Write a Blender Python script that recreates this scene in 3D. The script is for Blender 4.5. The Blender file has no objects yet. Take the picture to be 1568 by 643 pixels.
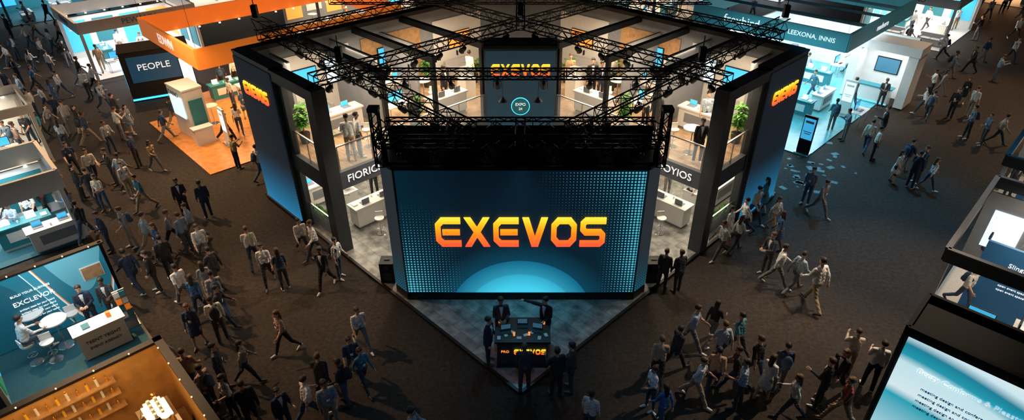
import bpy, math, random
import numpy as np
from mathutils import Vector, Matrix
random.seed(7)
rnd = random.Random(11)
D = bpy.data
SC = bpy.context.scene
COL = SC.collection
R2 = math.sqrt(2)

# ------------------------------------------------------------------ survey
H = 14.0; PITCH = math.radians(32.3); F = 935.0; CX = 797.0; CY = 321.5
sp, cp = math.sin(PITCH), math.cos(PITCH)
def G(px, py, z=0.0):
    """plan position (metres) of a spot measured on a level surface of height z"""
    u = (px-CX)/F; v = (CY-py)/F
    t = (H-z)/(sp-v*cp)
    return (u*t, t*(cp+v*sp))

cam = D.cameras.new("camera"); co = D.objects.new("camera", cam); COL.objects.link(co)
co.location = (0, 0, H); co.rotation_euler = (math.pi/2-PITCH, 0, 0)
cam.sensor_width = 36; cam.sensor_fit = 'HORIZONTAL'; cam.lens = F/1568*36
cam.shift_x = -13/1568; cam.clip_end = 400
SC.camera = co

# ------------------------------------------------------------------ materials
MATS = {}
def mat(name, c, rough=.6, metal=0, emit=0, noise=0, nscale=20, trans=0, alpha=1, bump=0):
    if name in MATS: return MATS[name]
    m = D.materials.new(name); m.use_nodes = True
    nt = m.node_tree; b = nt.nodes['Principled BSDF']
    c4 = (c[0], c[1], c[2], 1)
    b.inputs['Base Color'].default_value = c4
    b.inputs['Roughness'].default_value = rough
    b.inputs['Metallic'].default_value = metal
    if emit:
        b.inputs['Emission Color'].default_value = c4
        b.inputs['Emission Strength'].default_value = emit
    if trans:
        b.inputs['Transmission Weight'].default_value = trans
    if alpha < 1: b.inputs['Alpha'].default_value = alpha
    if noise or bump:
        tc = nt.nodes.new('ShaderNodeTexCoord')
        n = nt.nodes.new('ShaderNodeTexNoise'); n.inputs['Scale'].default_value = nscale
        n.inputs['Detail'].default_value = 4
        nt.links.new(tc.outputs['Object'], n.inputs['Vector'])
        if noise:
            r = nt.nodes.new('ShaderNodeValToRGB')
            r.color_ramp.elements[0].position = .3; r.color_ramp.elements[1].position = .7
            r.color_ramp.elements[0].color = tuple(x*(1-noise) for x in c)+(1,)
            r.color_ramp.elements[1].color = tuple(min(1, x*(1+noise)) for x in c)+(1,)
            nt.links.new(n.outputs['Fac'], r.inputs['Fac']); nt.links.new(r.outputs['Color'], b.inputs['Base Color'])
        if bump:
            bp = nt.nodes.new('ShaderNodeBump'); bp.inputs['Strength'].default_value = bump
            nt.links.new(n.outputs['Fac'], bp.inputs['Height']); nt.links.new(bp.outputs['Normal'], b.inputs['Normal'])
    MATS[name] = m
    return m

class NT:
    def __init__(s, name):
        s.m = D.materials.new(name); s.m.use_nodes = True; s.nt = s.m.node_tree
        s.b = s.nt.nodes['Principled BSDF']
        tc = s.nt.nodes.new('ShaderNodeTexCoord'); s.co = tc.outputs['Object']; s.gen = tc.outputs['Generated']
        sx = s.nt.nodes.new('ShaderNodeSeparateXYZ'); s.nt.links.new(s.co, sx.inputs[0])
        s.x, s.y, s.z = sx.outputs
        sg = s.nt.nodes.new('ShaderNodeSeparateXYZ'); s.nt.links.new(s.gen, sg.inputs[0]); s.gz = sg.outputs[2]
    def M(s, op, a, b=0, c=0, clamp=False):
        n = s.nt.nodes.new('ShaderNodeMath'); n.operation = op; n.use_clamp = clamp
        for i, q in enumerate((a, b, c)):
            if isinstance(q, (int, float)): n.inputs[i].default_value = q
            else: s.nt.links.new(q, n.inputs[i])
        return n.outputs[0]
    def mr(s, v, a, b, c, d):
        n = s.nt.nodes.new('ShaderNodeMapRange'); s.nt.links.new(v, n.inputs[0])
        for i, q in enumerate((a, b, c, d)): n.inputs[i+1].default_value = q
        return n.outputs[0]
    def mix(s, f, a, b):
        n = s.nt.nodes.new('ShaderNodeMix'); n.data_type = 'RGBA'
        if isinstance(f, (int, float)): n.inputs[0].default_value = f
        else: s.nt.links.new(f, n.inputs[0])
        for i, q in ((6, a), (7, b)):
            if isinstance(q, tuple): n.inputs[i].default_value = q+(1,) if len(q) == 3 else q
            else: s.nt.links.new(q, n.inputs[i])
        return n.outputs[2]
    def ramp(s, f, stops, const=False):
        n = s.nt.nodes.new('ShaderNodeValToRGB'); s.nt.links.new(f, n.inputs[0])
        cr = n.color_ramp
        if const: cr.interpolation = 'CONSTANT'
        while len(cr.elements) < len(stops): cr.elements.new(.5)
        for e, (p, c) in zip(cr.elements, stops): e.position = p; e.color = c+(1,)
        return n.outputs[0]
    def out(s, col, emit=1.0, base=None, rough=.35):
        s.nt.links.new(col, s.b.inputs['Emission Color']); s.b.inputs['Emission Strength'].default_value = emit
        if base is None: s.b.inputs['Base Color'].default_value = (.004, .006, .008, 1)
        else: s.nt.links.new(base, s.b.inputs['Base Color'])
        s.b.inputs['Roughness'].default_value = rough
        return s.m

def dots(n, pitch, mask):
    fx = n.M('SUBTRACT', n.M('FRACT', n.M('DIVIDE', n.x, pitch)), .5)
    fz = n.M('SUBTRACT', n.M('FRACT', n.M('DIVIDE', n.z, pitch)), .5)
    r = n.M('SQRT', n.M('ADD', n.M('MULTIPLY', fx, fx), n.M('MULTIPLY', fz, fz)))
    return n.M('LESS_THAN', r, n.M('MULTIPLY', mask, .42))

def main_screen_mat():
    n = NT("led_wall_picture")
    base = n.mix(n.mr(n.z, 0, 4.5, 1, 0), (.0020, .0075, .0150), (.003, .017, .032))
    base = n.mix(n.mr(n.M('ABSOLUTE', n.x), 1.8, 4, 0, .5), base, (.002, .026, .046))
    zz = n.M('ADD', n.z, 1.15)
    d = n.M('SQRT', n.M('ADD', n.M('MULTIPLY', n.x, n.x), n.M('MULTIPLY', zz, zz)))
    halo = n.mr(d, 2.45, 3.3, .22, 0)
    base = n.mix(halo, base, (.008, .20, .34))
    ins = n.M('LESS_THAN', d, 2.5)
    dome = n.mix(n.mr(d, 1.35, 2.5, 1, 0), (.008, .16, .29), (.06, .64, .88))
    dome = n.mix(n.mr(d, 1.9, 1.96, 1, 0), n.mix(.3, dome, (.004, .07, .13)), dome)
    base = n.mix(ins, base, dome)
    xr = n.mr(n.x, .4, 3.8, 0, 1); zr = n.mr(n.z, 2.2, 5.0, 0, 1)
    m1 = n.M('MULTIPLY', xr, zr)
    m2 = n.M('MULTIPLY', n.mr(n.x, 2.5, 3.8, 0, .95), n.mr(n.z, 0, 1.2, .75, 1))
    m3 = n.M('MULTIPLY', n.mr(n.x, -3.8, -1.7, 1, 0), n.mr(n.z, 0.2, 3.9, 1, 0))
    mask = n.M('MAXIMUM', n.M('MAXIMUM', m1, m2), m3)
    dt = dots(n, .105, mask)
    dt = n.M('MULTIPLY', dt, n.M('SUBTRACT', 1, ins))
    col = n.mix(dt, base, (.08, .46, .58))
    return n.out(col, 1.0, rough=.7)

def panel_mat(name, h, glow=(.008, .17, .38), top=(.006, .010, .015), dotc=(.03, .28, .42), e=1.0, dmax=.8, gh=.42):
    n = NT(name)
    f = n.mr(n.z, 0, h*gh, 1, 0); f = n.M('POWER', f, 1.5)
    base = n.mix(f, top, glow)
    dt = dots(n, .11, n.mr(n.z, 0, h*.7, dmax, .10))
    return n.out(n.mix(dt, base, n.mix(f, (.02, .045, .06), dotc)), e, rough=.7)

def swoosh_mat(name, stops, sx=1, sz=1, amp=.4, off=0, emit=.8, const=True):
    n = NT(name)
    t = n.M('ADD', n.M('MULTIPLY', n.z, sz), n.M('MULTIPLY', n.M('SINE', n.M('MULTIPLY', n.x, sx)), amp))
    t = n.M('ADD', t, off)
    col = n.ramp(t, stops, const)
    return n.out(col, emit, base=col)

def logo_mat(name="logo_gradient", e=1.15):
    n = NT(name)
    col = n.ramp(n.gz, [(0, (1, .085, .035)), (.42, (1, .22, .012)), (.72, (1, .46, .01)), (1, (1, .80, .05))])
    return n.out(col, e)

def brick_mat(name, c1, c2, mortar, bw, bh, ms=.01, rough=.4, rot=45, noise=.25):
    m = D.materials.new(name); m.use_nodes = True; nt = m.node_tree; b = nt.nodes['Principled BSDF']
    tc = nt.nodes.new('ShaderNodeTexCoord'); mp = nt.nodes.new('ShaderNodeMapping')
    mp.inputs['Rotation'].default_value = (0, 0, math.radians(rot))
    nt.links.new(tc.outputs['Object'], mp.inputs['Vector'])
    br = nt.nodes.new('ShaderNodeTexBrick'); nt.links.new(mp.outputs[0], br.inputs['Vector'])
    br.inputs['Color1'].default_value = c1+(1,); br.inputs['Color2'].default_value = c2+(1,)
    br.inputs['Mortar'].default_value = mortar+(1,); br.inputs['Scale'].default_value = 1
    br.inputs['Mortar Size'].default_value = ms; br.inputs['Brick Width'].default_value = bw
    br.inputs['Row Height'].default_value = bh
    no = nt.nodes.new('ShaderNodeTexNoise'); no.inputs['Scale'].default_value = 3; no.inputs['Detail'].default_value = 8
    nt.links.new(mp.outputs[0], no.inputs['Vector'])
    mx = nt.nodes.new('ShaderNodeMix'); mx.data_type = 'RGBA'; mx.blend_type = 'MULTIPLY'; mx.inputs[0].default_value = 1
    mr = nt.nodes.new('ShaderNodeMapRange'); mr.inputs[3].default_value = 1-noise*1.5; mr.inputs[4].default_value = 1+noise
    mr.inputs[1].default_value = .3; mr.inputs[2].default_value = .7
    nt.links.new(no.outputs['Fac'], mr.inputs[0])
    nt.links.new(br.outputs['Color'], mx.inputs[6]); nt.links.new(mr.outputs[0], mx.inputs[7])
    nt.links.new(mx.outputs[2], b.inputs['Base Color']); b.inputs['Roughness'].default_value = rough
    return m

BLACK = mat("black_metal", (.012, .012, .014), .45, .3)
MATTE = mat("matte_black_cloth", (.006, .006, .007), .95)
TRUSS = mat("black_truss", (.010, .010, .012), .4, .3)
DARK = mat("dark_panel", (.035, .042, .05), .5, noise=.15, nscale=3)
CHAR = mat("charcoal_laminate", (.075, .085, .10), .5, noise=.12, nscale=2)
GREY = mat("grey_wall", (.22, .24, .27), .6, noise=.08, nscale=2)
WHITE = mat("white_laminate", (.78, .78, .76), .4, noise=.03, nscale=4)
STEEL = mat("brushed_steel", (.6, .6, .62), .25, 1)
GLASS = mat("clear_glass", (.75, .85, .9), .05, alpha=.16)
TEAL = mat("teal_laminate", (.03, .22, .27), .5, noise=.1)
TEALD = mat("teal_carpet", (.012, .09, .12), .8, noise=.25, nscale=30)
CYANF = mat("cyan_floor", (.10, .42, .48), .25, noise=.12, nscale=3)
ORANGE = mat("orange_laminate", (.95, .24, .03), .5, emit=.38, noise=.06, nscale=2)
ORFL = mat("orange_floor", (.70, .28, .07), .3, noise=.2, nscale=4)
YEL = mat("yellow_plastic", (.85, .5, .05), .4)
WOOD = brick_mat("oak_plank_floor", (.55, .38, .24), (.44, .30, .18), (.2, .13, .07), 1.6, .16, .006, .35)
STONE = brick_mat("stone_tile_floor", (.30, .30, .28), (.22, .22, .21), (.09, .09, .09), .9, .45, .008, .35, 45, .4)
WOODP = mat("wood_panel", (.42, .24, .11), .45, noise=.25, nscale=6)
PAPER = mat("paper", (.85, .85, .82), .7)
LAMP = mat("lamp_lens", (1, .86, .62), .3, emit=5)
LAMPD = mat("dim_lamp_lens", (1, .75, .45), .3, emit=1.0)
LAMPC = mat("cool_lamp_lens", (.75, .9, 1), .3, emit=4)
SCRB = mat("screen_blue", (.05, .42, .75), .2, emit=.9)
SCRD = mat("screen_dim", (.05, .16, .24), .2, emit=.5)
SCRW = mat("screen_white", (.7, .9, 1), .2, emit=.9)
SCRO = mat("screen_orange", (1, .32, .06), .2, emit=.9)
LEAF = mat("leaf_green", (.07, .24, .03), .5, noise=.5, nscale=8)
POT = mat("black_pot", (.03, .03, .03), .4)
SOIL = mat("soil", (.03, .02, .012), .9)
TXW = mat("lettering_white", (.9, .92, .95), .4, emit=.6)
TXD = mat("lettering_dark", (.03, .05, .07), .5)
TXB = mat("lettering_blue", (.02, .25, .45), .5)
CYE = mat("cyan_led_strip", (.05, .6, .95), .3, emit=1.6)
AMB = mat("amber_wall", (.50, .27, .09), .5, noise=.2, nscale=3)
GOLD = mat("brass", (.85, .52, .18), .25, .9)
BLUEP = mat("blue_panel", (.02, .12, .28), .5, emit=.15)
BEIGE = mat("beige_carpet", (.42, .36, .29), .8, noise=.15)
LOGO = logo_mat()

# ------------------------------------------------------------------ mesh builder
class MB:
    def __init__(s): s.v = []; s.f = []; s.m = []
    def add(s, vs, fs, m):
        o = len(s.v); s.v += [tuple(p) for p in vs]
        for f in fs: s.f.append([o+i for i in f]); s.m.append(m)
    def box(s, c, d, m=0, rz=0):
        x, y, z = [q/2 for q in d]; ca, sa = math.cos(rz), math.sin(rz)
        vs = []
        for k in (-z, z):
            for (i, j) in ((-x, -y), (x, -y), (x, y), (-x, y)):
                vs.append((c[0]+i*ca-j*sa, c[1]+i*sa+j*ca, c[2]+k))
        s.add(vs, [(3, 2, 1, 0), (4, 5, 6, 7), (0, 1, 5, 4), (1, 2, 6, 5), (2, 3, 7, 6), (3, 0, 4, 7)], m)
    def wall(s, p, q, z0, z1, t, m=0):
        L = math.hypot(q[0]-p[0], q[1]-p[1]); a = math.atan2(q[1]-p[1], q[0]-p[0])
        s.box(((p[0]+q[0])/2, (p[1]+q[1])/2, (z0+z1)/2), (L, t, z1-z0), m, a)
    def prism(s, poly, z0, z1, m=0):
        n = len(poly); vs = [(x, y, z0) for x, y in poly]+[(x, y, z1) for x, y in poly]
        s.add(vs, [tuple(range(n-1, -1, -1)), tuple(range(n, 2*n))]+[(i, (i+1) % n, n+(i+1) % n, n+i) for i in range(n)], m)
    def cyl(s, p0, p1, r0, r1=None, n=10, m=0):
        if r1 is None: r1 = r0
        p0 = Vector(p0); p1 = Vector(p1); d = (p1-p0)
        if d.length < 1e-6: return
        d.normalize(); a = d.orthogonal().normalized(); b = d.cross(a)
        vs = []
        for p, r in ((p0, r0), (p1, r1)):
            for i in range(n):
                t = 2*math.pi*i/n; vs.append(p+(a*math.cos(t)+b*math.sin(t))*r)
        s.add(vs, [tuple(range(n-1, -1, -1)), tuple(range(n, 2*n))]+[(i, (i+1) % n, n+(i+1) % n, n+i) for i in range(n)], m)
    def ball(s, c, r, m=0, nu=12, nv=8, T=None):
        vs = []; fs = []
        for j in range(nv+1):
            ph = math.pi*j/nv
            for i in range(nu):
                th = 2*math.pi*i/nu
                p = Vector((c[0]+r[0]*math.sin(ph)*math.cos(th), c[1]+r[1]*math.sin(ph)*math.sin(th), c[2]+r[2]*math.cos(ph)))
                if T is not None: p = T @ p
                vs.append(p)
        for j in range(nv):
            for i in range(nu):
                a = j*nu+i; b = j*nu+(i+1) % nu
                if j == 0: fs.append((a, a+nu, b+nu))
                elif j == nv-1: fs.append((a, a+nu, b))
                else: fs.append((a, a+nu, b+nu, b))
        s.add(vs, fs, m)
    def capsule(s, p0, p1, r0, r1, m=0, n=12, T=None):
        p0 = Vector(p0); p1 = Vector(p1); d = p1-p0; L = d.length
        d = d.normalized() if L > 1e-6 else Vector((0, 0, 1)); a = d.orthogonal().normalized(); b = d.cross(a)
        prof = [(-r0*math.cos(t), r0*math.sin(t)) for t in (0.02, .5, 1.0, math.pi/2)]
        prof += [(L+r1*math.sin(t), r1*math.cos(t)) for t in (0, .57, 1.07, math.pi/2-.02)]
        vs = []
        for h, r in prof:
            for i in range(n):
                t = 2*math.pi*i/n; p = p0+d*h+(a*math.cos(t)+b*math.sin(t))*r
                if T is not None: p = T @ p
                vs.append(p)
        k = len(prof); fs = [tuple(range(n-1, -1, -1)), tuple(range((k-1)*n, k*n))]
        for j in range(k-1):
            for i in range(n): fs.append((j*n+i, j*n+(i+1) % n, (j+1)*n+(i+1) % n, (j+1)*n+i))
        s.add(vs, fs, m)
    def mesh(s, name, mats, smooth=False):
        me = D.meshes.new(name); me.from_pydata(s.v, [], s.f)
        for m in mats: me.materials.append(m)
        me.polygons.foreach_set('material_index', s.m)
        if smooth: me.polygons.foreach_set('use_smooth', [True]*len(s.f))
        me.update(); return me
    def obj(s, name, mats, loc=(0, 0, 0), rz=0, smooth=False, bevel=0):
        me = s.mesh(name, mats, smooth); return put(name, me, loc, rz, bevel=bevel)

def put(name, me, loc=(0, 0, 0), rz=0, parent=None, bevel=0):
    o = D.objects.new(name, me); COL.objects.link(o); o.location = loc; o.rotation_euler = (0, 0, rz)
    if bevel:
        b = o.modifiers.new('bevel', 'BEVEL'); b.width = bevel; b.segments = 2; b.limit_method = 'ANGLE'
    if parent: par(o, parent)
    return o
def par(o, p):
    o.parent = p; o.matrix_parent_inverse = p.matrix_basis.inverted()

def text(s, loc, size, rz, m, parent=None, name="lettering", ext=.008, align='CENTER', flat=False, sx=1):
    c = D.curves.new(name, 'FONT'); c.body = s; c.size = size; c.extrude = ext; c.align_x = align; c.align_y = 'CENTER'
    c.resolution_u = 3
    c.materials.append(m); o = D.objects.new(name, c); COL.objects.link(o)
    o.location = loc; o.rotation_euler = (0 if flat else math.pi/2, 0, rz); o.scale = (sx, 1, 1)
    if parent: par(o, parent)
    return o

# ------------------------------------------------------------------ lights
def spot(name, loc, target, power, color, size=60, blend=.8, rad=.4):
    l = D.lights.new(name, 'SPOT'); l.energy = power; l.color = color; l.spot_size = math.radians(size)
    l.spot_blend = blend; l.shadow_soft_size = rad
    o = D.objects.new(name, l); COL.objects.link(o); o.location = loc
    o.rotation_euler = (Vector(target)-Vector(loc)).to_track_quat('-Z', 'Y').to_euler(); return o
def area(name, loc, sx, sy, power, color, rz=0, rx=0):
    l = D.lights.new(name, 'AREA'); l.shape = 'RECTANGLE'; l.size = sx; l.size_y = sy; l.energy = power; l.color = color
    o = D.objects.new(name, l); COL.objects.link(o); o.location = loc; o.rotation_euler = (rx, 0, rz); return o

w = D.worlds.new("hall_ambient"); SC.world = w; w.use_nodes = True
w.node_tree.nodes['Background'].inputs[0].default_value = (.26, .38, .50, 1)
w.node_tree.nodes['Background'].inputs[1].default_value = .035

WARM = (1, .60, .31); NEUT = (1, .76, .54); COOL = (.55, .85, 1); CYC = (.08, .55, 1)
spot("hall_spotlight", (-24, 28, 19), (-16.5, 21.5, 0), 17000, WARM, 50, .9, .25)
spot("hall_spotlight", (-19, 19, 17), (-9.3, 13.6, 0), 13000, WARM, 38, .9, .25)
spot("hall_spotlight", (-28, 42, 19), (-27, 36, 0), 11000, WARM, 60, .9, .25)
spot("hall_spotlight", (15, 18, 17), (8.2, 12.8, 0), 13000, NEUT, 37, .9, .25)
spot("hall_spotlight", (20, 22, 18), (13.2, 17.0, 0), 8500, NEUT, 34, .9, .25)
spot("hall_spotlight", (33, 38, 19), (28, 33, 0), 11000, WARM, 54, .9, .25)
spot("hall_spotlight", (18, 30, 17), (14.5, 22.5, 0), 8500, CYC, 48, .9, .25)
spot("hall_spotlight", (0, 3, 17), (0, 11.0, 0), 1300, (.2, .45, 1), 46, .9)

# ------------------------------------------------------------------ floor
b = MB(); b.box((0, 45, -.05), (150, 110, .1))
n = NT("hall_carpet")
no = n.nt.nodes.new('ShaderNodeTexNoise'); no.inputs['Scale'].default_value = 7; no.inputs['Detail'].default_value = 12; no.inputs['Roughness'].default_value = .88
n.nt.links.new(n.co, no.inputs['Vector'])
n2 = n.nt.nodes.new('ShaderNodeTexNoise'); n2.inputs['Scale'].default_value = .35; n2.inputs['Detail'].default_value = 3
n.nt.links.new(n.co, n2.inputs['Vector'])
cc = n.ramp(no.outputs['Fac'], [(.40, (.004, .003, .0025)), (.63, (.070, .050, .036))])
cc = n.mix(n.mr(n2.outputs['Fac'], .35, .65, 0, .4), cc, (.011, .009, .008))
n.nt.links.new(cc, n.b.inputs['Base Color']); n.b.inputs['Roughness'].default_value = .7
n.b.inputs['Specular IOR Level'].default_value = .3
bp = n.nt.nodes.new('ShaderNodeBump'); bp.inputs['Strength'].default_value = .9; bp.inputs['Distance'].default_value = .04
n.nt.links.new(no.outputs['Fac'], bp.inputs['Height']); n.nt.links.new(bp.outputs[0], n.b.inputs['Normal'])
b.obj("floor", [n.m])

# ------------------------------------------------------------------ logo
def stroke(pts, h, closed=False):
    P = [Vector(p) for p in pts]; n = len(P); L = []; Rr = []
    for i in range(n):
        if closed: a = P[i-1]; c = P[(i+1) % n]
        else: a = P[i-1] if i else None; c = P[i+1] if i < n-1 else None
        d1 = (P[i]-a).normalized() if a is not None else None; d2 = (c-P[i]).normalized() if c is not None else None
        if d1 is None: d1 = d2
        if d2 is None: d2 = d1
        nn = Vector((-(d1+d2).y, (d1+d2).x)).normalized(); k = h/max(.4, nn.dot(Vector((-d1.y, d1.x))))
        L.append(P[i]+nn*k); Rr.append(P[i]-nn*k)
    q = []
    for i in range(n if closed else n-1):
        j = (i+1) % n; q.append([Rr[i], Rr[j], L[j], L[i]])
    return q
h = .105
GL = {
 'E': stroke([(1, .895), (.28, .895), (.105, .74), (.105, .26), (.28, .105), (1, .105)], h)+stroke([(.27, .5), (.96, .5)], h*.9),
 'X': [[(.74, 0), (1, 0), (.26, 1), (0, 1)], [(0, 0), (.26, 0), (1, 1), (.74, 1)]],
 'V': [[(.37, 0), (.63, 0), (.26, 1), (0, 1)], [(.37, 0), (.63, 0), (1, 1), (.74, 1)]],
 'O': stroke([(.28, .895), (.105, .72), (.105, .28), (.28, .105), (.72, .105), (.895, .28), (.895, .72), (.72, .895)], h, True),
 'S': stroke([(1, .895), (.22, .895), (.105, .80), (.105, .60), (.22, .5), (.78, .5), (.895, .40), (.895, .20), (.78, .105), (0, .105)], h),
}
def logo_mesh(W, Hh, dep=.05):
    b = MB(); lw = W/(6+5*.14)
    for k, ch in enumerate("EXEVOS"):
        x0 = -W/2+k*lw*1.14
        for q in GL[ch]:
            pts = [(x0+p[0]*lw, (p[1]-.5)*Hh) for p in q]
            ar = sum(pts[i][0]*pts[(i+1) % 4][1]-pts[(i+1) % 4][0]*pts[i][1] for i in range(4))
            if ar < 0: pts.reverse()
            vs = [(x, -dep, z) for x, z in pts]+[(x, 0, z) for x, z in pts]
            b.add(vs, [(0, 1, 2, 3), (7, 6, 5, 4)]+[(i, i+4, (i+1) % 4+4, (i+1) % 4) for i in range(4)], 0)
    return b.mesh("logo_letters", [LOGO])
def logo(loc, W, Hh, rz=0, parent=None, dep=.05, name="logo_letters"):
    me = logo_mesh(W, Hh, dep); o = put(name, me, loc, rz)
    if parent: par(o, parent)
    return o

# ------------------------------------------------------------------ truss
def truss(b, p, q, s=.34, m=0, step=.45, r=.03):
    p = Vector(p); q = Vector(q); d = (q-p); L = d.length; d.normalize()
    up = Vector((0, 0, 1)) if abs(d.z) < .9 else Vector((1, 0, 0))
    a = d.cross(up).normalized()*s/2; c = a.cross(d).normalized()*s/2
    cs = [a+c, -a+c, -a-c, a-c]
    for k in cs: b.cyl(p+k, q+k, r, n=6, m=m)
    n = max(1, round(L/step))
    for i in range(n):
        t0 = p+d*L*i/n; t1 = p+d*L*(i+1)/n
        for j in range(4):
            A, B = cs[j], cs[(j+1) % 4]
            if i % 2: A, B = B, A
            b.cyl(t0+A, t1+B, r*.55, n=4, m=m)
            if i % 3 == 0: b.cyl(t0+cs[j], t0+cs[(j+1) % 4], r*.55, n=4, m=m)

# par can
b = MB()
b.box((0, 0, -.05), (.06, .06, .1), 0); b.box((0, 0, -.11), (.26, .03, .02), 0)
b.box((-.13, 0, -.2), (.015, .03, .2), 0); b.box((.13, 0, -.2), (.015, .03, .2), 0)
b.cyl((0, .12, -.16), (0, -.10, -.34), .085, .115, 12, 0); b.cyl((0, .17, -.12), (0, .12, -.16), .05, .085, 12, 0)
b.cyl((0, -.101, -.341), (0, -.106, -.345), .06, .06, 12, 1)
for sx in (-1, 1): b.box((sx*.15, -.17, -.38), (.005, .12, .2), 0)
PAR = b.mesh("stage_spotlight", [BLACK, LAMP]); PARC = b.mesh("stage_spotlight_cool", [BLACK, LAMPC])
def parcan(x, y, z, rz, cool=False): return put("stage_spotlight", PARC if cool else PAR, (x, y, z), rz)

# ------------------------------------------------------------------ furniture meshes
def furn():
    Fm = {}
    b = MB(); b.cyl((0, 0, 0), (0, 0, .025), .24, .22, 20, 0); b.cyl((0, 0, .02), (0, 0, 1.02), .03, .03, 10, 0)
    b.cyl((0, 0, 1.02), (0, 0, 1.06), .36, .36, 28, 1); Fm['high_table'] = b.mesh('high_table', [STEEL, WHITE])
    b = MB(); b.cyl((0, 0, 0), (0, 0, .02), .2, .18, 18, 0); b.cyl((0, 0, .02), (0, 0, .68), .022, .022, 8, 0)
    b.cyl((0, 0, .68), (0, 0, .75), .17, .19, 18, 1); b.box((0, .15, .86), (.3, .03, .2), 1)
    for i in range(12):
        t = i*math.pi/6; t2 = t+math.pi/6; b.cyl((.13*math.cos(t), .13*math.sin(t), .3), (.13*math.cos(t2), .13*math.sin(t2), .3), .01, n=5, m=0)
    for i in range(3):
        t = i*2.09; b.cyl((0, 0, .3), (.13*math.cos(t), .13*math.sin(t), .3), .008, n=5, m=0)
    Fm['bar_stool'] = b.mesh('bar_stool', [STEEL, WHITE])
    b = MB(); b.cyl((0, 0, 0), (0, 0, .03), .22, .2, 18, 0); b.cyl((0, 0, .03), (0, 0, .42), .03, n=8, m=0)
    b.box((0, 0, .45), (.44, .44, .08), 1); b.box((0, .22, .68), (.44, .06, .42), 1)
    for s in (-1, 1): b.box((s*.22, .03, .6), (.05, .36, .05), 1); b.box((s*.22, -.13, .52), (.04, .04, .12), 1)
    Fm['swivel_chair'] = b.mesh('swivel_chair', [STEEL, mat('navy_fabric', (.03, .12, .22), .8)])
    r = random.Random(3)
    for k, (hh, nl) in {'potted_plant': (1.7, 150), 'potted_shrub': (1.15, 100)}.items():
        b = MB(); b.cyl((0, 0, 0), (0, 0, .42), .17, .23, 16, 1); b.cyl((0, 0, .4), (0, 0, .43), .21, .21, 16, 2)
        for i in range(8):
            a = r.uniform(0, 6.28); ln = r.uniform(.6, 1)*(hh-.42); l = r.uniform(.05, .34)
            tip = Vector((math.cos(a)*l, math.sin(a)*l, .42+ln)); b.cyl((0, 0, .42), tip, .014, .006, 5, 3)
            for j in range(nl//8):
                t = r.uniform(.25, 1); base = Vector((0, 0, .42)).lerp(tip, t); aa = r.uniform(0, 6.28); L = r.uniform(.2, .38); W = L*.24
                dd = Vector((math.cos(aa), math.sin(aa), r.uniform(-.1, .7))).normalized(); sd = Vector((-dd.y, dd.x, 0)).normalized()*W
                mid = base+dd*L*.5+Vector((0, 0, .03)); en = base+dd*L-Vector((0, 0, .06))
                b.add([base, mid-sd, mid+sd, en, mid-Vector((0, 0, .015))], [(0, 1, 4), (0, 4, 2), (1, 3, 4), (4, 3, 2)], 0)
        Fm[k] = b.mesh(k, [LEAF, POT, SOIL, WOODP])
    b = MB(); b.box((0, 0, .2), (1.9, .34, .4), 1); b.box((0, 0, .405), (1.82, .27, .02), 2)
    for i in range(260):
        x = r.uniform(-.9, .9); y = r.uniform(-.12, .12); L = r.uniform(.15, .36); aa = r.uniform(0, 6.28)
        dd = Vector((math.cos(aa)*.5, math.sin(aa)*.5, 1)).normalized(); sd = Vector((-dd.y, dd.x, 0)).normalized()*.04
        p = Vector((x, y, .41)); b.add([p, p+dd*L*.6-sd, p+dd*L*.6+sd, p+dd*L], [(0, 1, 3, 2)], 0)
    Fm['planter_trough'] = b.mesh('planter_trough', [LEAF, DARK, SOIL])
    for key, mm in {'reception_counter': (WHITE, GREY, SCRB), 'teal_counter': (TEAL, WHITE, SCRW)}.items():
        b = MB(); b.box((0, 0, .06), (1.66, .5, .12), 1); b.box((0, 0, .52), (1.76, .6, .8), 0); b.box((0, 0, .95), (1.9, .7, .06), 0)
        b.box((0, -.305, .55), (1.2, .015, .4), 1)
        for x in (-.5, .35):
            b.box((x, .02, .99), (.34, .24, .02), 1); b.box((x, .14, 1.1), (.34, .02, .22), 1); b.box((x, .128, 1.1), (.31, .005, .19), 2)
        b.box((.75, -.1, 1.0), (.2, .28, .04), 3); b.cyl((-.1, -.15, .98), (-.1, -.15, 1.08), .03, .035, 10, 3)
        Fm[key] = b.mesh(key, [mm[0], mm[1], mm[2], PAPER])
    for key, sc in {'display_totem': SCRB, 'info_totem': SCRW}.items():
        b = MB(); b.box((0, 0, .02), (.7, .45, .04), 1); b.box((0, 0, 1.0), (.62, .1, 1.96), 0); b.box((0, -.053, 1.3), (.54, .008, 1.1), 2)
        b.box((0, -.058, 1.66), (.4, .004, .12), 3); b.box((0, -.058, 1.15), (.4, .004, .04), 3); b.box((0, -.058, 1.05), (.3, .004, .04), 3)
        Fm[key] = b.mesh(key, [WHITE if key == 'info_totem' else BLACK, STEEL, sc, PAPER])
    b = MB(); b.box((0, 0, .74), (1.3, .65, .04), 0)
    for i in (-.58, .58):
        for j in (-.26, .26): b.cyl((i, j, 0), (i, j, .73), .022, n=8, m=1)
    b.box((0, .2, .8), (.05, .05, .1), 1); b.box((0, .2, .77), (.25, .18, .015), 1); b.box((0, .2, 1.02), (.75, .04, .44), 2); b.box((0, .177, 1.02), (.7, .006, .39), 3)
    b.box((0, -.08, .77), (.42, .14, .015), 2); b.box((-.45, 0, .78), (.2, .28, .03), 4)
    Fm['demo_desk'] = b.mesh('demo_desk', [WHITE, STEEL, BLACK, SCRB, PAPER])
    b = MB(); b.box((0, 0, .45), (.6, .6, .9), 0); b.box((0, 0, .915), (.64, .64, .03), 0); b.box((0, 0, 1.15), (.5, .5, .44), 1); b.box((0, 0, 1.0), (.2, .2, .15), 2)
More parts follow.
